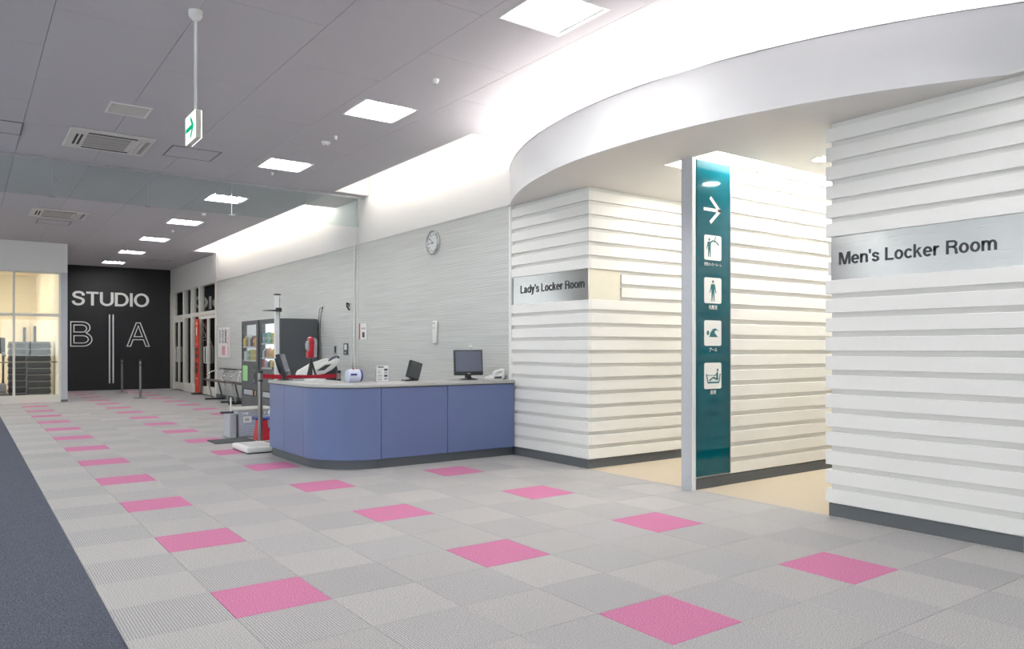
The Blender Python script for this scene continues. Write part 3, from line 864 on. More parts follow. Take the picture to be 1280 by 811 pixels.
# glass smoke curtain
YQ = 12.2
sc = thing('glass_smoke_curtain', (3.0, YQ, 3.43), 'clear glass smoke curtain hanging across the ceiling', 'glass curtain')
pj = [-0.2, 1.0, 2.21, 3.41, 4.62, 5.535]
bx('top_rail', M_ALU, sc, -0.2, 5.648, YQ - .02, YQ + .02, ZC - .035, ZC - .001)
for a, b in zip(pj[:-1], pj[1:]):
    bx('glass_pane', G_CURTAIN, sc, a + .003, b - .003, YQ - .004, YQ + .004, 3.43, ZC - .035)
for a in pj[1:-1]:
    bx('clip', M_CHROME, sc, a - .04, a + .04, YQ - .012, YQ + .012, 3.421, 3.437)
    bx('joint_strip', M_ALU, sc, a - .003, a + .003, YQ - .005, YQ + .005, 3.437, ZC - .035)
bx('end_rail', M_ALU, sc, 5.535, 5.545, YQ - .012, YQ + .012, 3.43, ZC - .035)
cp = thing('conduit_pipe', (5.63, 12.55, 0), 'slim white conduit running down the grey wall behind the counter', 'pipe')
MB().tube([(5.632, 12.55, 0.0), (5.632, 12.55, 3.95)], 0.014, 10).build('pipe', M_PWHITE, cp)
bx('cover_strip', M_FRAME, cp, 5.636, 5.649, 12.43, 12.455, 0.0, 3.95)
for z in (1.1, 2.0, 2.9): bx('bracket', M_PWHITE, cp, 5.628, 5.649, 12.525, 12.575, z, z + .02)

# ================================================================== STUDIO WALL
st = thing('studio_lettering', (3.88, YB - .01, 0.21), 'big white STUDIO lettering with outlined B and A', 'lettering')
letters('STUDIO', M_LETTER, st, (2.77, YB - .001, 2.70), (1, 0, 0), (0, 0, 1), 2.22, .44, weight=.155, track=.07, depth=.015)
LB = [[(0, 0), (0, 1), (.55, 1)] + earc(.55, .765, .36, .235, 90, -62, 12)[1:] + earc(.58, .275, .42, .275, 62, -90, 12)]
LB += [[(.15, .87), (.54, .87)] + earc(.54, .725, .21, .145, 90, -90, 10)[1:] + [(.15, .58)], [(.15, .43), (.57, .43)] + earc(.57, .28, .26, .15, 90, -90, 10)[1:] + [(.15, .13)]]
outline_letter('letter', LB, .03, M_LETTER, st, (2.74, YB - .001, 1.41), (1, 0, 0), (0, 0, 1), .585, .765)
LA = [[(0, 0), (.41, 1), (.59, 1), (1, 0), (.845, 0), (.735, .28), (.265, .28), (.155, 0)], [(.315, .41), (.685, .41), (.50, .87)]]
outline_letter('letter', LA, .03, M_LETTER, st, (4.335, YB - .001, 1.41), (1, 0, 0), (0, 0, 1), .66, .765)
bx('divider_line', M_LETTER, st, 3.805, 3.845, YB - .015, YB, .215, 2.43); bx('divider_line', M_LETTER, st, 3.91, 3.95, YB - .015, YB, .215, 2.43)

# ---- glass partition of the lit exercise room
pw = struct(thing('window_1', (1.0, YG, 0), 'cream framed glass partition of the lit exercise room', 'window'), 'cream framed glass partition of the lit exercise room', 'window')
bx('curb', M_FRAME, pw, -6.9, 1.99, YG - .02, YG + .12, 0, .19)
fr = MB()
for x0, x1 in ((-2.95, -2.9), (-.97, -.92), (0.98, 1.03), (1.945, 1.99)): fr.box(x0, x1, YG - .02, YG + .06, .19, 3.19)
fr.build('mullion_frame', M_FRAME, pw)
bx('transom_bar', M_FRAME, pw, -6.9, 1.945, YG - .015, YG + .055, 2.13, 2.20)
bx('head_bar', M_FRAME, pw, -6.9, 1.99, YG - .02, YG + .06, 3.19, 3.235)
for x0, x1 in ((-6.9, -2.95), (-2.9, -.97), (-.92, .98), (1.03, 1.945)):
    for z0, z1 in ((.19, 2.13), (2.20, 3.19)):
        bx('glass_pane', G_CLEAR, pw, x0, x1, YG + .015, YG + .023, z0, z1)
struct(bx('wall_over_partition', M_WHITE, None, AX0, 2.13, YG - .02, YG + .12, 3.236, ZC - .001), 'white wall band above the glass partition', 'wall')
we = struct(bx('wall_partition_end', M_PILLAR, None, 1.991, 2.13, YG - .02, YG + .12, 0, 3.235), 'grey end post of the wall between exercise room and studio', 'wall')
struct(bx('wall_partition_side', M_WHITE, None, 1.991, 2.13, YG + .121, YB, 0, ZC - .001), 'wall side running back from the glass partition to the black wall', 'wall')
bx('baseboard', M_BASE, we, 1.985, 2.135, YG - .03, YG - .02, 0, .06)
# interior of that room
struct(bx('wall_exercise_room_back', M_CREAM, None, AX0, 2.13, 29.4, 29.5, 0, ZT), 'cream back wall of the exercise room', 'wall')
struct(bx('wall_exercise_room_side', M_CREAM, None, 1.955, 1.989, YG + .12, 29.4, 0, ZC - .002), 'cream side wall of the exercise room behind glass', 'wall')
bx('room_ceiling', M_CREAM, ceil, AX0, 1.95, YG + .13, 29.4, 3.70, 3.72)
bx('room_floor', mat('wood_floor', '#8a6f50', 0.4), floor, AX0, 1.95, YG + .125, 29.4, 0.0, 0.006)
for k, (x, y) in enumerate(((0.6, 24.2), (0.6, 27.0), (-2.2, 24.2), (-2.2, 27.0))):
    L = thing('room_ceiling_lamp', (x, y, 3.66), f"warm ceiling lamp inside the exercise room, {['near right', 'far right', 'near left', 'far left'][k]} one", 'lamp', 'lamps inside the exercise room')
    bx('lamp_body', M_PWHITE, L, x - .32, x + .32, y - .32, y + .32, 3.672, 3.70); bx('lamp_diffuser', E_ROOM, L, x - .3, x + .3, y - .3, y + .3, 3.66, 3.672)
hr = thing('handrail', (1.0, YG + .2, .98), 'thin horizontal rail behind the partition glass', 'rail')
MB().tube([(-3, YG + .2, 1.0), (1.945, YG + .2, 1.0)], .016, 8).build('rail', mat('rail_brown', '#8f8576', .5), hr)
for x in (-2.92, -.94, 1.0, 1.93): bx('bracket', M_FRAME, hr, x - .012, x + .012, YG + .062, YG + .2, .99, 1.01)
# exercise steps in two stacks
STEPM = mat('step_black', '#34373c', 0.5)
def step_src():
    a = MB().prism([(-.30, 0), (.30, 0), (.27, .15), (-.27, .15)], -.2, .2, 'y').build('s', STEPM, None, .012, 1, org=(0, 0, 0))
    b = MB().box(-.25, .25, -.212, -.196, .118, .134).build('t', mat('step_edge', '#9a9c98', .5), None, org=(0, 0, 0))
    r = a.data, b.data
    bpy.data.objects.remove(a, do_unlink=True); bpy.data.objects.remove(b, do_unlink=True)
    return r
SA, SE = step_src()
nth = ['lowest', 'second', 'third', 'fourth', 'fifth', 'sixth', 'seventh', 'eighth', 'topmost']
for sx, sy, cnt, nm in ((1.60, 23.35, 9, 'right'), (1.24, 24.15, 9, 'left')):
    for i in range(cnt):
        z = .006 + i * .168
        t = thing('exercise_step', (sx, sy, z), f'black exercise step, {nth[i]} in the {nm} stack behind the glass', 'exercise step', 'stacked exercise steps')
        a = inst(SA, 'platform', t, (sx, sy, z)); a.scale = (.93, 1, 1.1); b = inst(SE, 'edge_strip', t, (sx, sy, z)); b.scale = (.93, 1, 1.1)
for x, z1, nm in ((1.36, 2.02, 'left'), (1.60, 2.07, 'right')):
    t = thing('wall_bar', (x, 29.36, 1.6), f'slim dark vertical bar on the cream wall, {nm} one above the step stacks', 'bar')
    x = x * 29.3 / 24.5
    bx('bar', M_DARK, t, x - .04, x + .04, 29.33, 29.36, 1.2, z1); bx('bar_foot', M_PGREY, t, x - .03, x + .03, 29.36, 29.4, 1.3, 1.4)
tr = thing('treadmill', (.55, 23.2, 0), 'dark treadmill cut by the left edge behind the glass', 'treadmill')
bx('deck', M_DARK, tr, .05, .93, 22.55, 24.3, .006, .2, .03); bx('belt', M_BLACK, tr, .17, .81, 22.6, 24.2, .2, .206)
bx('motor_hood', M_PGREY, tr, .05, .93, 23.9, 24.4, .2, .42, .04)
for x in (.12, .86): MB().tube([(x, 24.1, .3), (x, 23.9, 1.25), (x, 23.35, 1.15)], .035, 8).build('upright', M_DARK, tr)
bx('console', M_BLACK, tr, .1, .9, 23.8, 23.95, 1.2, 1.62, .03)

# ---- studio glass doors and storefront
YP = [26.87, 25.36, 24.36, 23.40, 21.70]
gx0, gx1 = 5.622, 5.74
sf = struct(thing('window_2', (5.66, 24.3, 0), 'cream framed storefront with fixed glass between two studio doors', 'window'), 'cream framed storefront with fixed glass between two studio doors', 'window')
for y in YP[1:4]: bx('post', M_FRAME, sf, gx0, gx1, y, y + .13, 0, 3.165)
bx('post', M_FRAME, sf, gx0, gx1, 26.87, 26.98, 0, 3.165); bx('post', M_FRAME, sf, gx0, gx1, 21.70, 21.74, 0, 3.165)
bx('side_panel', M_FRAME, sf, 5.64, gx1, 26.98, YB - .001, 0, 3.165)
bx('transom_rail', M_FRAME, sf, gx0 + .01, gx1, 21.74, 26.87, 2.29, 2.40); 
bx('sill', M_FRAME, sf, gx0 + .01, gx1, 23.53, 25.36, 0, .26)
for a, b in ((21.74, 23.40), (23.53, 24.36), (24.49, 25.36), (25.49, 26.87)):
    bx('glass_pane', G_CLEAR, sf, 5.690, 5.698, a, b, 2.40, 3.165)
for a, b in ((23.53, 24.36), (24.49, 25.36)): bx('glass_pane', G_CLEAR, sf, 5.690, 5.698, a, b, .26, 2.29)
def door(nm, y0, y1, label):
    d = struct(thing(nm, (5.67, (y0 + y1) / 2, 0), label, 'door'), label, 'door'); mid = (y0 + y1) / 2
    for a, b, s in ((y0 + .01, mid - .006, 1), (mid + .006, y1 - .01, -1)):
        f = MB().box(5.645, 5.69, a, a + .075, .02, 2.28).box(5.645, 5.69, b - .075, b, .02, 2.28).box(5.645, 5.69, a + .075, b - .075, .02, .25).box(5.645, 5.69, a + .075, b - .075, 2.19, 2.28)
        lf = f.build('door_leaf', M_FRAME, d)
        bx('glass_pane', G_CLEAR, lf, 5.664, 5.672, a + .075, b - .075, .25, 2.19)
        hy = b - .12 if s == 1 else a + .12
        MB().tube([(5.645, hy, .92), (5.58, hy, .93), (5.58, hy, 1.38), (5.645, hy, 1.39)], .018, 8).build('pull_handle', M_PWHITE, lf)
door('door_1', 25.49, 26.87, 'cream double glass door beside the black studio wall')
door('door_2', 21.74, 23.40, 'cream double glass door beside the red banner')
dk = mat('dark_room', '#17181a', 0.8)  # near-black wall colour stands in for the darkness of the unlit room
o = struct(MB().box(5.82, 9.4, 21.5, 21.6, 0, 3.9).box(9.3, 9.4, 21.6, YB + 1, 0, 3.9).box(5.82, 9.4, YB + .9, YB + 1, 0, 3.9).box(5.82, 9.3, 21.6, YB + .9, 3.7, 3.8).box(5.82, 9.3, 21.6, YB + .9, -.01, 0.002).build('wall_dark_studio', dk, None), 'dark unlit studio room seen through the glass doors', 'wall')
rb = thing('red_banner', (5.5, 23.3, 0), 'narrow upright red banner board between the studio doors', 'banner')
bx('board', M_ORANGE, rb, 5.50, 5.53, 23.04, 23.42, .06, 2.19); bx('stand_foot', M_DARK, rb, 5.38, 5.595, 23.1, 23.36, 0, .06)
for z0, z1, m in ((1.27, 1.36, M_INK), (1.06, 1.19, M_INK), (.82, .92, M_INK), (.62, .78, M_INK), (1.45, 1.48, M_PAPER), (1.72, 1.95, M_PAPER), (2.03, 2.1, M_PAPER), (.45, .49, M_PAPER)):
    w_ = .16 if m is M_INK else .05
    bx('printed_mark', m, rb, 5.498, 5.50, 23.23 - w_, 23.23 + w_, z0, z1)
# poster on the ribbed wall
po = thing('wall_poster', (5.645, 20.94, 1.1), 'white printed notice poster on the grey wall by the bench', 'poster')
bx('sheet', M_PAPER, po, 5.644, 5.649, 20.40, 21.47, 1.10, 1.90)
random.seed(3)
for c in range(3):
    for r in range(9):
        yy = 21.38 - c * .27; zz = 1.82 - r * .042
        bx('printed_block', M_INK, po, 5.643, 5.644, yy - random.uniform(.1, .22), yy, zz, zz + .022)
for r in range(14): bx('printed_block', M_RED, po, 5.643, 5.644, 20.47, 20.47 + random.uniform(.06, .13), 1.15 + r * .05, 1.168 + r * .05)
bx('printed_block', M_PINKP, po, 5.643, 5.644, 20.8, 21.1, 1.16, 1.4)
for r in range(2): bx('printed_block', M_INK, po, 5.643, 5.644, 20.70 , 20.78, 1.5 + r * .16, 1.62 + r * .16)

# ================================================================== RECEPTION COUNTER
CT = thing('reception_counter', (4.3, 8.0, 0), 'blue reception counter with rounded corner and light grey top', 'counter')
RC = 0.65; ccx, ccy = 3.78, 8.37
def cpath(off, n=18, xr=5.618, yt=9.54):
    """outer outline pushed inwards by off: from the wall round the corner to the far end"""
    p = [(xr, 7.72 + off)]
    r = RC - off
    for k in range(n + 1):
        a = -PI / 2 - (PI / 2) * k / n
        p.append((ccx + r * math.cos(a), ccy + r * math.sin(a)))
    p.append((3.13 + off, yt))
    return p
def inner(off): # matching back outline for a given depth
    return cpath(off)
MB().strip(cpath(0.03), cpath(0.055), 0.10, 0.905).build('carcass', M_DARK, CT)
MB().strip(cpath(0.035), cpath(0.06), 0.0, 0.10).build('toe_kick', M_TOE, CT)
def flat(a, b):
    bx('blue_panel', M_BLUE, CT, a, b, 7.722, 7.75, .105, .895, .002, 1)
flat(4.648, 5.616); flat(3.786, 4.642)
cp_ = cpath(0.002)[1:-1]; ci_ = cpath(0.03)[1:-1]
MB().strip(cp_, ci_, .105, .895).build('blue_panel', M_BLUE, CT)
for a, b in ((8.376, 9.004), (9.010, 9.538)): bx('blue_panel', M_BLUE, CT, 3.132, 3.16, a, b, .105, .895, .002, 1)
topb = MB().strip(cpath(-0.022), cpath(0.60), 0.905, 0.945)
topb.build('worktop', M_TOP, CT, 0.012, 2)
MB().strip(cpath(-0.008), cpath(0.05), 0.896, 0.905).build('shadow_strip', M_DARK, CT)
MB().strip(cpath(0.575), cpath(0.60), 0.0, 0.905).build('back_panel', M_DARK, CT)
ZW = 0.945

def monitor(name, loc, label, w_=.375, h_=.30, rz=0.0, tilt=0.12):
    x, y, z = loc
    t = thing(name, loc, label, 'monitor')
    R = Matrix.Rotation(rz, 3, 'Z'); pv = loc
    MB().lathe((x, y, z), [(.118, 0.0), (.12, .008), (.05, .02), (.04, .025)], 24).build('base', M_BLACK, t)
    MB().box(x - .04, x + .04, y + .02, y + .05, z + .02, z + .2).build('neck', M_BLACK, t, .005, 1, rot=R, piv=pv)
    R2 = R @ Matrix.Rotation(-tilt, 3, 'X'); pv2 = (x, y, z + .06)
    MB().box(x - w_ / 2, x + w_ / 2, y - .02, y + .03, z + .055, z + .055 + h_ + .02).build('casing', M_BLACK, t, .008, 2, rot=R2, piv=pv2)
    MB().box(x - w_ / 2 + .05, x + w_ / 2 - .05, y + .03, y + .065, z + .10, z + .30).build('rear_hump', M_BLACK, t, .02, 2, rot=R2, piv=pv2)
    MB().box(x - w_ / 2 + .018, x + w_ / 2 - .018, y - .022, y - .019, z + .055 + .045, z + .055 + h_ + .004).build('screen', M_SCREEN, t, rot=R2, piv=pv2)
    MB().box(x - .02, x + .02, y - .0225, y - .0195, z + .07, z + .08).build('maker_mark', M_PGREY, t, rot=R2, piv=pv2)
    return t
monitor('flat_monitor', (5.20, 8.13, ZW), 'black flat monitor facing front on the counter by the slatted wall', rz=-.30)
monitor('flat_monitor', (3.27, 9.30, ZW), 'black flat monitor seen from the side at the counter end', w_=.36, h_=.26, rz=1.05, tilt=.30)
# keyboard
kb = thing('keyboard', (3.45, 9.05, ZW), 'grey keyboard lying beside the side-on monitor', 'keyboard')
R = Matrix.Rotation(-.3, 3, 'Z'); pv = (3.45, 9.05, ZW)
MB().box(3.26, 3.64, 8.90, 9.05, ZW, ZW + .022).build('keyboard_body', M_PGREY, kb, .006, 1, rot=R, piv=pv)
for r in range(4): MB().box(3.28, 3.62, 8.912 + r * .034, 8.937 + r * .034, ZW + .022, ZW + .028).build('key_row', M_DARK, kb, rot=R, piv=pv)
ms = thing('document_tray', (3.36, 8.95, ZW), 'low grey paper stack beside the keyboard', 'paper')
for k in range(3): MB().box(3.30, 3.46, 8.56, 8.76, ZW + k * .012, ZW + .01 + k * .012).build('sheet_stack', M_PAPER, ms, rot=Matrix.Rotation(.2 * k, 3, 'Z'), piv=(3.38, 8.66, ZW))
# small cylindrical device
dv = thing('cylindrical_reader', (3.66, 8.18, ZW), 'small white cylindrical device with blue end and label', 'device')
MB().lathe((3.66, 8.18, ZW + .078), [(.06, -.085), (.074, -.08), (.076, .05), (.074, .06)], 28, 'x').build('barrel', mat('lilac_plastic', '#d4d8ec', .35), dv)
MB().lathe((3.66, 8.18, ZW + .078), [(.075, .06), (.07, .085), (.05, .088)], 28, 'x').build('blue_end', M_BLUEP, dv)
bx('foot', M_PGREY, dv, 3.60, 3.70, 8.14, 8.22, ZW, ZW + .01)
bx('blue_label', M_BLUEP, dv, 3.59, 3.665, 8.098, 8.104, ZW + .085, ZW + .105); bx('red_button', M_RED, dv, 3.64, 3.66, 8.16, 8.18, ZW + .15, ZW + .162)
# leaflet holder
lh = thing('leaflet_stand', (4.05, 8.22, ZW), 'printed white leaflets in a clear counter stand', 'leaflet stand')
bx('leaflets', M_PAPER, lh, 3.97, 4.12, 8.22, 8.235, ZW + .004, ZW + .19); bx('holder', M_PGREY, lh, 3.965, 4.13, 8.236, 8.26, ZW, ZW + .14)
bx('holder_foot', M_PGREY, lh, 3.965, 4.13, 8.2, 8.236, ZW, ZW + .004)
random.seed(5)
bx('printed_title', M_INK, lh, 3.985, 4.06, 8.2195, 8.22, ZW + .165, ZW + .178)
for r in range(9): bx('printed_line', M_PGREY if r % 3 else M_INK, lh, 3.98, 3.98 + random.uniform(.04, .065), 8.2195, 8.22, ZW + .02 + r * .015, ZW + .025 + r * .015)
for r in range(4): bx('printed_picture', M_DARK if r % 2 else M_PGREY, lh, 4.065, 4.11, 8.2195, 8.22, ZW + .02 + r * .036, ZW + .045 + r * .036)
# tilted terminal
tt = thing('tilted_touch_terminal', (4.42, 8.2, ZW), 'black tilted touch terminal in the middle of the counter', 'terminal')
R = Matrix.Rotation(.35, 3, 'Y'); pv = (4.38, 8.2, ZW)
MB().box(4.32, 4.50, 8.17, 8.20, ZW + .04, ZW + .25).build('casing', M_BLACK, tt, .006, 1, rot=Matrix.Rotation(.28, 3, 'Y') , piv=pv)
MB().box(4.332, 4.488, 8.168, 8.171, ZW + .055, ZW + .24).build('screen', mat('terminal_screen', '#3b4043', .3), tt, rot=Matrix.Rotation(.28, 3, 'Y'), piv=pv)
bx('stand', M_BLACK, tt, 4.33, 4.50, 8.17, 8.30, ZW, ZW + .016, .004, 1); bx('prop', M_BLACK, tt, 4.42, 4.46, 8.2, 8.26, ZW + .016, ZW + .12)
# telephone
te = thing('desk_telephone', (5.50, 7.98, ZW), 'white desk telephone at the wall end of the counter', 'telephone')
MB().prism([(5.39, ZW), (5.60, ZW), (5.60, ZW + .075), (5.58, ZW + .08), (5.40, ZW + .03)], 7.90, 8.08, 'y').build('phone_body', M_PWHITE, te, .006, 1)
MB().tube([(5.45, 7.93, ZW + .085), (5.48, 7.93, ZW + .10), (5.56, 7.93, ZW + .115), (5.60, 7.93, ZW + .115)], .018, 8).build('handset', M_PWHITE, te)
bx('handset_end', M_PWHITE, te, 5.435, 5.465, 7.91, 7.95, ZW + .05, ZW + .095, .006, 1); bx('handset_end', M_PWHITE, te, 5.575, 5.61, 7.91, 7.95, ZW + .075, ZW + .125, .006, 1)
bx('keypad', M_DARK, te, 5.44, 5.55, 7.898, 7.90, ZW + .012, ZW + .04)
MB().tube([(5.60, 7.96, ZW + .10), (5.615, 7.94, ZW + .05), (5.60, 7.90, ZW + .012), (5.56, 7.87, ZW + .008)], .006, 6).build('cord', M_BLACK, te)

# ================================================================== WALL FITTINGS
ck = thing('wall_clock', (5.62, 9.77, 2.72), 'round silver wall clock on the grey wall', 'clock')
cc = (5.65, 9.77, 2.897)
MB().lathe(cc, [(.182, -.001), (.185, -.03), (.178, -.045), (.158, -.045), (.152, -.03), (.152, -.02)], 40, 'x').build('rim', M_CHROME, ck)
MB().lathe(cc, [(.153, -.018), (.153, -.022)], 40, 'x').build('dial', mat('dial', '#e3e6e6', .5), ck)
for k in range(12):
    a = 2 * PI * k / 12; y, z = cc[1] + .125 * math.sin(a), cc[2] + .125 * math.cos(a)
    bx('hour_mark', M_INK, ck, 5.6255, 5.628, y - .008, y + .008, z - .012, z + .012)
for ang, ln, wd in ((-1.65, .07, .012), (-1.2 + PI, .0, .0), (.95, -.115, .008)):
    if not wd: continue
    p = (cc[1], cc[2]); q = (cc[1] + ln * math.sin(-ang), cc[2] + ln * math.cos(ang) * (1 if ln > 0 else -1))
    MB().prism(bar(p, q, wd), 5.622, 5.625, 'x').build('hand', M_INK, ck, smooth=False)
MB().lathe((5.625, cc[1], cc[2]), [(.012, -.004), (.012, 0)], 12, 'x').build('hub', M_INK, ck)
def plate(name, y0, y1, z0, z1, label, cat, m=M_PWHITE, extra=(), d=.012):
    t = thing(name, (5.645, (y0 + y1) / 2, z0), label, cat)
    bx('cover_plate', m, t, 5.649 - d, 5.649, y0, y1, z0, z1, .002, 1)
    for e in extra: bx(e[0], e[1], t, 5.649 - d - .004, 5.649 - d, *e[2:])
    return t
plate('fire_call_plate', 12.075, 12.33, 1.497, 1.776, 'white wall notice with dark symbol and red edge', 'notice', extra=[('symbol', M_INK, 12.15, 12.24, 1.53, 1.62), ('red_edge', M_RED, 12.33, 12.365, 1.497, 1.776), ('printed_line', M_PGREY, 12.12, 12.28, 1.67, 1.70)])
plate('wall_switch', 13.36, 13.48, 1.24, 1.40, 'small grey switch plate left of the larger switch', 'switch', M_ALU, [('toggle', M_DARK, 13.39, 13.45, 1.26, 1.38)])
plate('wall_switch', 12.86, 13.05, 1.22, 1.43, 'larger switch plate beside the conduit', 'switch', M_DARK, [('toggle', M_PWHITE, 12.90, 13.01, 1.31, 1.41), ('rocker', M_PGREY, 12.93, 13.0, 1.24, 1.28)])
it = thing('wall_handset', (5.64, 9.72, 1.40), 'slim white wall handset on the grey wall above the counter', 'handset')
MB().box(5.612, 5.649, 9.665, 9.775, 1.405, 1.745).build('handset_body', M_PWHITE, it, .016, 3)
bx('speaker_hole', M_PGREY, it, 5.609, 5.612, 9.70, 9.74, 1.63, 1.65); bx('ear_piece', M_PGREY, it, 5.610, 5.612, 9.69, 9.75, 1.70, 1.715)
plate('wall_outlet', 8.72, 8.80, 1.30, 1.385, 'white wall outlet above the front-facing monitor', 'outlet', extra=[('socket', M_PGREY, 8.74, 8.78, 1.32, 1.36)])
oc = plate('wall_outlet', 14.0, 14.09, 2.07, 2.18, 'wall outlet with black cords above the vending machine', 'outlet', extra=[('plug', M_BLACK, 14.02, 14.07, 2.09, 2.15)])
MB().tube([(5.63, 14.04, 2.13), (5.60, 14.10, 2.10), (5.60, 14.16, 1.9), (5.62, 14.13, 1.4), (5.62, 14.1, .9)], .006, 6).build('cord', M_BLACK, oc)
MB().tube([(5.63, 14.03, 2.10), (5.60, 14.03, 2.0), (5.61, 14.1, 1.7), (5.62, 14.06, 1.2), (5.62, 14.07, .9)], .006, 6).build('cord', M_BLACK, oc)
oc = plate('wall_outlet', 12.76, 12.86, 2.06, 2.17, 'wall outlet with a black plug beside the conduit', 'outlet', extra=[('plug', M_BLACK, 12.78, 12.83, 2.09, 2.15)])
MB().tube([(5.63, 12.8, 2.14), (5.58, 12.77, 2.15), (5.57, 12.74, 2.09), (5.61, 12.72, 2.02)], .016, 6).build('cord', M_BLACK, oc)
MB().tube([(5.64, 12.70, 2.02), (5.64, 12.70, .3)], .011, 6).build('drop_cable', M_PWHITE, oc)

# ================================================================== VENDING MACHINES
def vending(y0, y1, label, win, bl, far=False):
    t = thing('vending_machine', (5.2, (y0 + y1) / 2, 0), label, 'vending machine'); xf = 4.815
    wy0, wy1, wz0, wz1 = win
    b = MB()
    b.box(xf + .10, 5.60, y0, y1, .1, 1.91)                                 # rear body
    b.box(xf, xf + .10, y0, wy0, .1, 1.91).box(xf, xf + .10, wy1, y1, .1, 1.91)
    b.box(xf, xf + .10, wy0, wy1, .1, wz0).box(xf, xf + .10, wy0, wy1, wz1, 1.91)
    b.build('cabinet', M_VEND, t)
    bx('backlight_panel', bl, t, xf + .094, xf + .10, wy0, wy1, wz0, wz1)
    bx('window_glass', G_CLEAR, t, xf + .004, xf + .009, wy0, wy1, wz0, wz1)
    for y in (y0 + .04, y1 - .1):
        for x in (xf + .04, 5.5): bx('foot', M_BLACK, t, x, x + .07, y, y + .06, 0, .1)
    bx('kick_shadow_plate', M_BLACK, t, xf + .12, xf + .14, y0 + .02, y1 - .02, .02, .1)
    bx('delivery_slot', M_SLOTD, t, xf - .004, xf, y0 + .12, y1 - .12, .36, .50)
    bx('slot_flap', M_PGREY, t, xf - .012, xf - .004, y0 + .35, y1 - .2, .38, .48)
    bx('price_label', mat('label_orange', '#d98a3a', .5), t, xf - .006, xf - .004, y0 + .15, y0 + .22, .38, .48)
    bx('coin_panel', M_DARK, t, xf - .006, xf, y0 + .12, y0 + .32, .62, .98)
    for z in (.88, .78, .68): MB().lathe((xf - .004, y0 + .22, z), [(.03, -.01), (.03, 0)], 12, 'x').build('coin_button', M_CHROME if z != .78 else M_BLACK, t)
    if far: bx('green_notice', M_GREENP, t, xf - .005, xf, y1 - .42, y1 - .1, .66, .98)
    bx('hinge_line', M_BLACK, t, xf - .002, xf, y0 - .0, y0 + .012, .1, 1.91)
    return t
vending(14.21, 15.27, 'dark vending machine with brightly lit shelves nearer the counter', (14.36, 15.2, .93, 1.82), E_VEND)
vending(15.36, 16.49, 'dark vending machine with dim shelves beside the bench', (15.5, 16.43, 1.07, 1.83), E_VEND2, True)
pcol = {'green': '#4fae6a', 'blue': '#5f9fd0', 'yellow': '#dbc75a', 'red': '#c8505a', 'white': '#eceff2', 'black': '#3a3c44', 'brown': '#8a6a52', 'orange': '#e0a24a', 'pink': '#e0a0b0', 'pale blue': '#a9cbe6'}
def product(x, y, z, h, w_, c, label, group, bottle):
    t = thing('drink_bottle' if bottle else 'snack_carton', (x, y, z), label, 'bottle' if bottle else 'carton', group)
    m = mat('pack_' + c.replace(' ', '_'), pcol[c], .4)
    if bottle:
        MB().lathe((x, y, z), [(w_ / 2, 0), (w_ / 2, h * .68), (w_ * .2, h * .86), (w_ * .2, h * .94)], 10).build('bottle_body', m, t)
        MB().lathe((x, y, z), [(w_ * .22, h * .94), (w_ * .22, h)], 8).build('bottle_cap', M_PWHITE, t)
    else:
        bx('carton_body', m, t, x - .03, x + .03, y - w_ / 2, y + w_ / 2, z, z + h, .004, 1)
        bx('carton_label', M_PWHITE, t, x - .032, x - .03, y - w_ * .3, y + w_ * .3, z + h * .35, z + h * .6)
random.seed(11)
def fill(y0, y1, z, cols, where, group, h0, bottle, shelf=True, xf=4.815):
    n = len(cols); w_ = (y1 - y0) / n
    cnt = {}
    for k, c in enumerate(cols):
        cnt[c] = cnt.get(c, 0) + 1
        tot = cols.count(c)
        o = '' if tot == 1 else ['first ', 'second ', 'third ', 'fourth '][cnt[c] - 1]
        bt = bottle if isinstance(bottle, bool) else bool(bottle[k])
        kind = 'bottle' if bt else 'carton'
        product(xf + .055, y1 - w_ * (k + .5), z, h0 * random.uniform(.85, 1.1), w_ * .82, c, f'{o}{c} {kind} from the left on the {where}' if o else f'{c} {kind} on the {where}', group, bt)
def shelf(y0, y1, z, lab, m=M_PWHITE):
    tag(bx('display_shelf', m, None, 4.815 + .011, 4.815 + .093, y0 + .002, y1 - .002, z - .03, z - .001), lab, 'shelf')
GN, GF = 'products in the bright vending machine', 'products in the dim vending machine'
shelf(14.36, 15.2, 1.445, 'top white shelf strip in the bright vending machine'); shelf(14.36, 15.2, 1.16, 'middle white shelf strip in the bright vending machine'); shelf(14.36, 15.2, .965, 'bottom white shelf strip in the bright vending machine')
fill(14.38, 15.18, 1.446, ['blue', 'green', 'pale blue', 'green', 'yellow', 'white'], 'top shelf of the bright vending machine', GN, .20, False)
fill(14.38, 15.18, 1.161, ['pale blue', 'black', 'orange', 'pink', 'yellow', 'orange', 'white'], 'middle shelf of the bright vending machine', GN, .19, True)
fill(14.38, 15.18, .966, ['red', 'pink', 'blue', 'black', 'yellow', 'orange', 'green'], 'bottom shelf of the bright vending machine', GN, .14, True)
shelf(15.5, 16.43, 1.385, 'upper shelf strip in the dim vending machine'); shelf(15.5, 16.43, 1.10, 'lower shelf strip in the dim vending machine')
fill(15.52, 16.41, 1.386, ['yellow', 'brown', 'white', 'black', 'brown', 'orange'], 'upper shelf of the dim vending machine', GF, .24, [1, 1, 0, 1, 0, 1])
fill(15.52, 16.41, 1.101, ['white', 'pale blue', 'green', 'yellow', 'yellow', 'orange'], 'lower shelf of the dim vending machine', GF, .2, False)

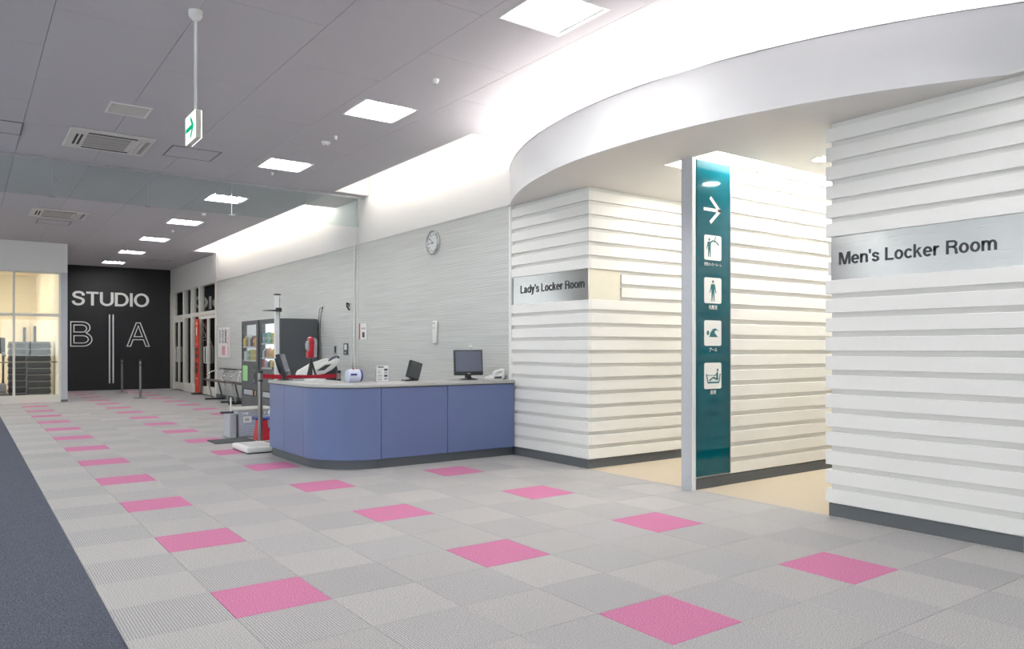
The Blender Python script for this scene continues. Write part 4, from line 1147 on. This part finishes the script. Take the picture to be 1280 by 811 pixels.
# ================================================================== BENCH
be = thing('bench', (5.4, 18.9, 0), 'dark bench with chrome tube arms between poster and vending machine', 'bench')
for a, b in ((19.02, 21.1), (16.7, 18.98)):
    MB().prism([(5.14, .50), (5.53, .47), (5.53, .51), (5.14, .545)], a, b, 'y').build('seat', M_BROWN, be, .01, 1)
    MB().tube([(5.60, a, .80), (5.60, b, .80)], .02, 8).build('back_rail', M_BLACK, be)
for y in (20.75, 19.25, 18.6, 17.0):
    MB().tube([(5.12, y, .022), (5.62, y, .022)], .02, 8).build('floor_bar', M_BLACK, be)
    MB().tube([(5.20, y, .50), (5.30, y, .035)], .02, 8).build('leg', M_CHROME, be)
    MB().tube([(5.46, y, .48), (5.56, y, .035)], .02, 8).build('leg', M_DARK, be)
    MB().tube([(5.16, y, .535), (5.18, y, .65), (5.30, y, .74), (5.58, y, .80)], .016, 8).build('arm_tube', M_CHROME, be)
    MB().tube([(5.53, y, .50), (5.60, y, .80)], .014, 8).build('back_support', M_CHROME, be)

# ================================================================== STANCHIONS
def stanchion(x, y, label, h=1.03):
    t = thing('belt_stanchion', (x, y, 0), label, 'stanchion', 'belt stanchions')
    MB().lathe((x, y, 0), [(.17, 0), (.17, .012), (.06, .03), (.035, .035)], 28).build('base', M_STEELPOST, t)
    MB().tube([(x, y, .03), (x, y, h - .15)], .031, 16).build('post', M_STEELPOST, t)
    MB().lathe((x, y, h - .15), [(.036, 0), (.036, .025)], 16).build('collar', M_BLACK, t)
    MB().lathe((x, y, h - .125), [(.031, 0), (.031, .09)], 16).build('belt_cassette', M_STEELPOST, t)
    MB().lathe((x, y, h - .035), [(.036, 0), (.036, .03), (.025, .04)], 16).build('cap', M_BLACK, t)
    return t
stanchion(3.87, 25.3, 'steel belt stanchion farther back by the black studio wall')
stanchion(3.87, 22.4, 'steel belt stanchion nearer of the pair before the studio wall')
s1 = stanchion(3.35, 10.6, 'steel belt stanchion behind the white scale, red belt drawn out')
S2 = (4.63, 10.9)
stanchion(S2[0], S2[1], 'stanchion behind the counter holding the red belt end', 1.0)
d = (Vector((S2[0], S2[1], .925)) - Vector((3.35, 10.6, .955))); L_ = d.length; dn = d.normalized()
b = MB()
p0 = Vector((3.35, 10.6, .955)) + dn * .034; p1 = p0 + dn * (L_ - .068)
nrm = Vector((-dn.y, dn.x, 0)) * .0015
vs = []
for k in range(9):
    q = p0.lerp(p1, k / 8) - Vector((0, 0, .02 * math.sin(PI * k / 8)))
    vs.append((q, nrm))
prev = None
for q, nn in vs:
    ring = [b.bm.verts.new(q + nn + Vector((0, 0, .03))), b.bm.verts.new(q - nn + Vector((0, 0, .03))), b.bm.verts.new(q - nn - Vector((0, 0, .03))), b.bm.verts.new(q + nn - Vector((0, 0, .03)))]
    if prev:
        for i in range(4): b.bm.faces.new((prev[i], prev[(i + 1) % 4], ring[(i + 1) % 4], ring[i]))
    else: b.bm.faces.new(ring[::-1])
    prev = ring
b.bm.faces.new(prev)
b.build('belt', M_BELT, s1)['label'] = 'red retractable belt'

# ================================================================== STUFF LEFT OF THE COUNTER
# white scale
scl = thing('weighing_scale', (3.05, 9.98, 0), 'low white weighing scale at the end of the counter', 'scale')
MB().box(2.90, 3.30, 9.72, 10.38, .012, .085).build('platform', M_PWHITE, scl, .025, 3)
MB().box(2.915, 3.285, 9.735, 10.365, 0.0, .014).build('rubber_base', M_DARK, scl)
bx('top_pad', mat('pad_grey', '#c9cacb', .6), scl, 2.96, 3.24, 9.80, 10.30, .085, .088)
# mat
tag(MB().box(2.86, 3.42, 11.02, 11.48, 0.0, .016).build('floor_mat', mat('mat_dark', '#4a4f52', .9, bump=.3), None, .004, 1), 'thin dark rubber mat on the carpet before the storage box', 'mat')
# storage box
sb = thing('storage_box', (3.6, 11.9, 0), 'translucent grey plastic storage box with printed side', 'storage box')
MB().box(3.36, 3.86, 11.66, 12.06, 0.0, .40).build('tub', mat('box_grey', '#b3bac4', .35), sb, .02, 2)
MB().box(3.33, 3.89, 11.63, 12.09, .40, .435).build('lid', mat('lid_cream', '#cfcdc6', .5), sb, .01, 1)
bx('side_window', mat('box_blue_grey', '#a3b0c4', .3), sb, 3.44, 3.83, 11.655, 11.66, .05, .33)
for x0, x1, z0, z1 in ((3.42, 3.46, .345, .36), (3.47, 3.50, .34, .37), (3.53, 3.64, .335, .375), (3.68, 3.71, .34, .375), (3.74, 3.76, .34, .375)):
    bx('printed_mark', M_PAPER if x0 != 3.53 else M_PGREY, sb, x0, x1, 11.654, 11.66, z0, z1)
bx('sticker', M_PAPER, sb, 3.43, 3.55, 11.653, 11.655, .22, .31); bx('sticker_print', M_PGREY, sb, 3.45, 3.52, 11.652, 11.653, .24, .29)
for k in range(4): bx('printed_line', M_PAPER, sb, 3.45, 3.8, 11.653, 11.655, .06 + .035 * k, .064 + .035 * k)
bn = thing('measuring_stand', (3.27, 11.75, 0), 'narrow grey stand with white rod and dark handle beside the storage box', 'stand')
MB().box(3.22, 3.32, 11.62, 11.95, 0.0, .36).build('stand_body', M_PGREY, bn, .01, 1)
MB().tube([(3.27, 11.75, .36), (3.27, 11.75, .60)], .012, 8).build('rod', M_PWHITE, bn)
bx('handle', M_DARK, bn, 3.12, 3.31, 11.72, 11.78, .365, .395, .006, 1)
# red folding stool with blue seat
rs = thing('folding_stool', (3.65, 11.18, 0), 'small red stool with a blue seat behind the stanchion', 'stool')
MB().box(3.44, 3.86, 11.06, 11.30, .30, .33).build('seat', M_BLUEP, rs, .008, 1)
for x0, x1 in ((3.50, 3.61), (3.72, 3.83)):
    MB().prism([(x0 - .05, 0), (x1 + .03, 0), (x1, .30), (x0, .30)], 11.08, 11.28, 'y').build('leg', M_RED, rs, .01, 1)
bx('cross_brace', M_RED, rs, 3.61, 3.72, 11.16, 11.20, .12, .17)
tag(MB().lathe((3.72, 11.18, .331), [(.02, 0), (.07, .03), (.075, .07), (.05, .11), (.015, .125)], 16).build('round_ball', M_PWHITE, None), 'small white round ball on the blue stool', 'ball')
# stadiometer
sd = thing('height_gauge', (3.93, 11.5, 0), 'silver height gauge column with a black sliding arm', 'height gauge')
bx('foot_plate', M_PWHITE, sd, 3.62, 4.0, 11.62, 12.0, 0.44, .47) if False else None
MB().box(3.895, 3.972, 11.60, 11.66, .0, 2.16).build('column', mat('gauge_silver', '#dcdee0', .35, .25), sd, .006, 1)
bx('scale_groove', M_DARK, sd, 3.960, 3.968, 11.597, 11.60, .3, 2.14)
bx('cap', M_BLACK, sd, 3.89, 3.978, 11.595, 11.665, 2.16, 2.18)
bx('slider', M_BLACK, sd, 3.90, 3.985, 11.57, 11.67, 1.905, 1.965)
MB().prism([(3.69, 1.912), (3.69, 1.918), (3.90, 1.935), (3.90, 1.908)], 11.55, 11.595, 'y').build('head_arm', M_BLACK, sd)
# tripod with red device
tp = thing('tripod_device', (4.43, 11.5, 0), 'red and grey rounded device mounted on a black tripod', 'tripod')
tx, ty = 4.43, 11.5
MB().tube([(tx, ty, .55), (tx, ty, 1.18)], .020, 10).build('centre_column', M_BLACK, tp)
for a in (-2.75, -.35, 1.57):
    MB().tube([(tx, ty, 1.15), (tx + .34 * math.cos(a), ty + .26 * math.sin(a), .008)], .017, 8).build('leg', M_BLACK, tp)
prof = [(tx - .07, 1.19), (tx + .025, 1.19), (tx + .03, 1.44), (tx + .015, 1.50), (tx - .015, 1.525), (tx - .045, 1.50), (tx - .05, 1.44), (tx - .05, 1.30), (tx - .07, 1.27)]
MB().prism(prof, ty - .06, ty + .06, 'y').build('red_shell', M_RED, tp, .012, 2)
prof2 = [(tx + .027, 1.20), (tx + .075, 1.20), (tx + .085, 1.45), (tx + .06, 1.50), (tx + .027, 1.50)]
MB().prism(prof2, ty - .05, ty + .05, 'y').build('grey_shell', M_PGREY, tp, .012, 2)
prof3 = [(tx - .075, 1.33), (tx - .052, 1.30), (tx - .052, 1.46), (tx - .07, 1.45), (tx - .08, 1.40)]
MB().prism(prof3, ty - .055, ty + .055, 'y').build('pale_side', M_PGREY, tp, .006, 1)
MB().lathe((tx - .008, ty - .062, 1.43), [(.034, 0), (.03, -.015), (.015, -.02)], 18, 'y').build('red_knob', M_RED, tp)
# white massage machine
mm = thing('white_fitness_machine', (4.95, 12.35, 0), 'white and black inclined machine behind the tripod', 'machine')
P = [(4.65, .866), (4.94, .914), (5.064, .976), (5.20, 1.08), (5.215, 1.13), (5.20, 1.172), (5.064, 1.135), (4.905, 1.087), (4.672, .956), (4.64, .90)]
MB().prism([(4.72, 0), (5.22, 0), (5.235, .80), (5.225, .92), (5.19, 1.06), (5.064, .97), (4.94, .91), (4.70, .865)], 12.29, 12.72, 'y').build('black_body', M_BLACK, mm, .02, 2)
MB().prism(P, 12.20, 12.30, 'y').build('white_rim', M_PWHITE, mm, .018, 2)
MB().prism(P, 12.70, 12.80, 'y').build('white_rim', M_PWHITE, mm, .018, 2)
MB().prism([(4.64, .90), (4.905, 1.02), (5.19, 1.10), (5.064, 1.00), (4.67, .87)], 12.30, 12.70, 'y').build('bed', M_PWHITE, mm)
MB().prism([(4.79, .965), (4.94, 1.06), (5.06, 1.075), (4.926, .972)], 12.195, 12.20, 'y').build('dark_inset', M_DARK, mm)
MB().tube([(5.03, 12.26, 1.12), (5.09, 12.26, 1.175), (5.17, 12.26, 1.205), (5.205, 12.26, 1.19), (5.20, 12.26, 1.15)], .016, 8).build('handle', mat('navy_handle', '#2a2f4a', .4), mm)
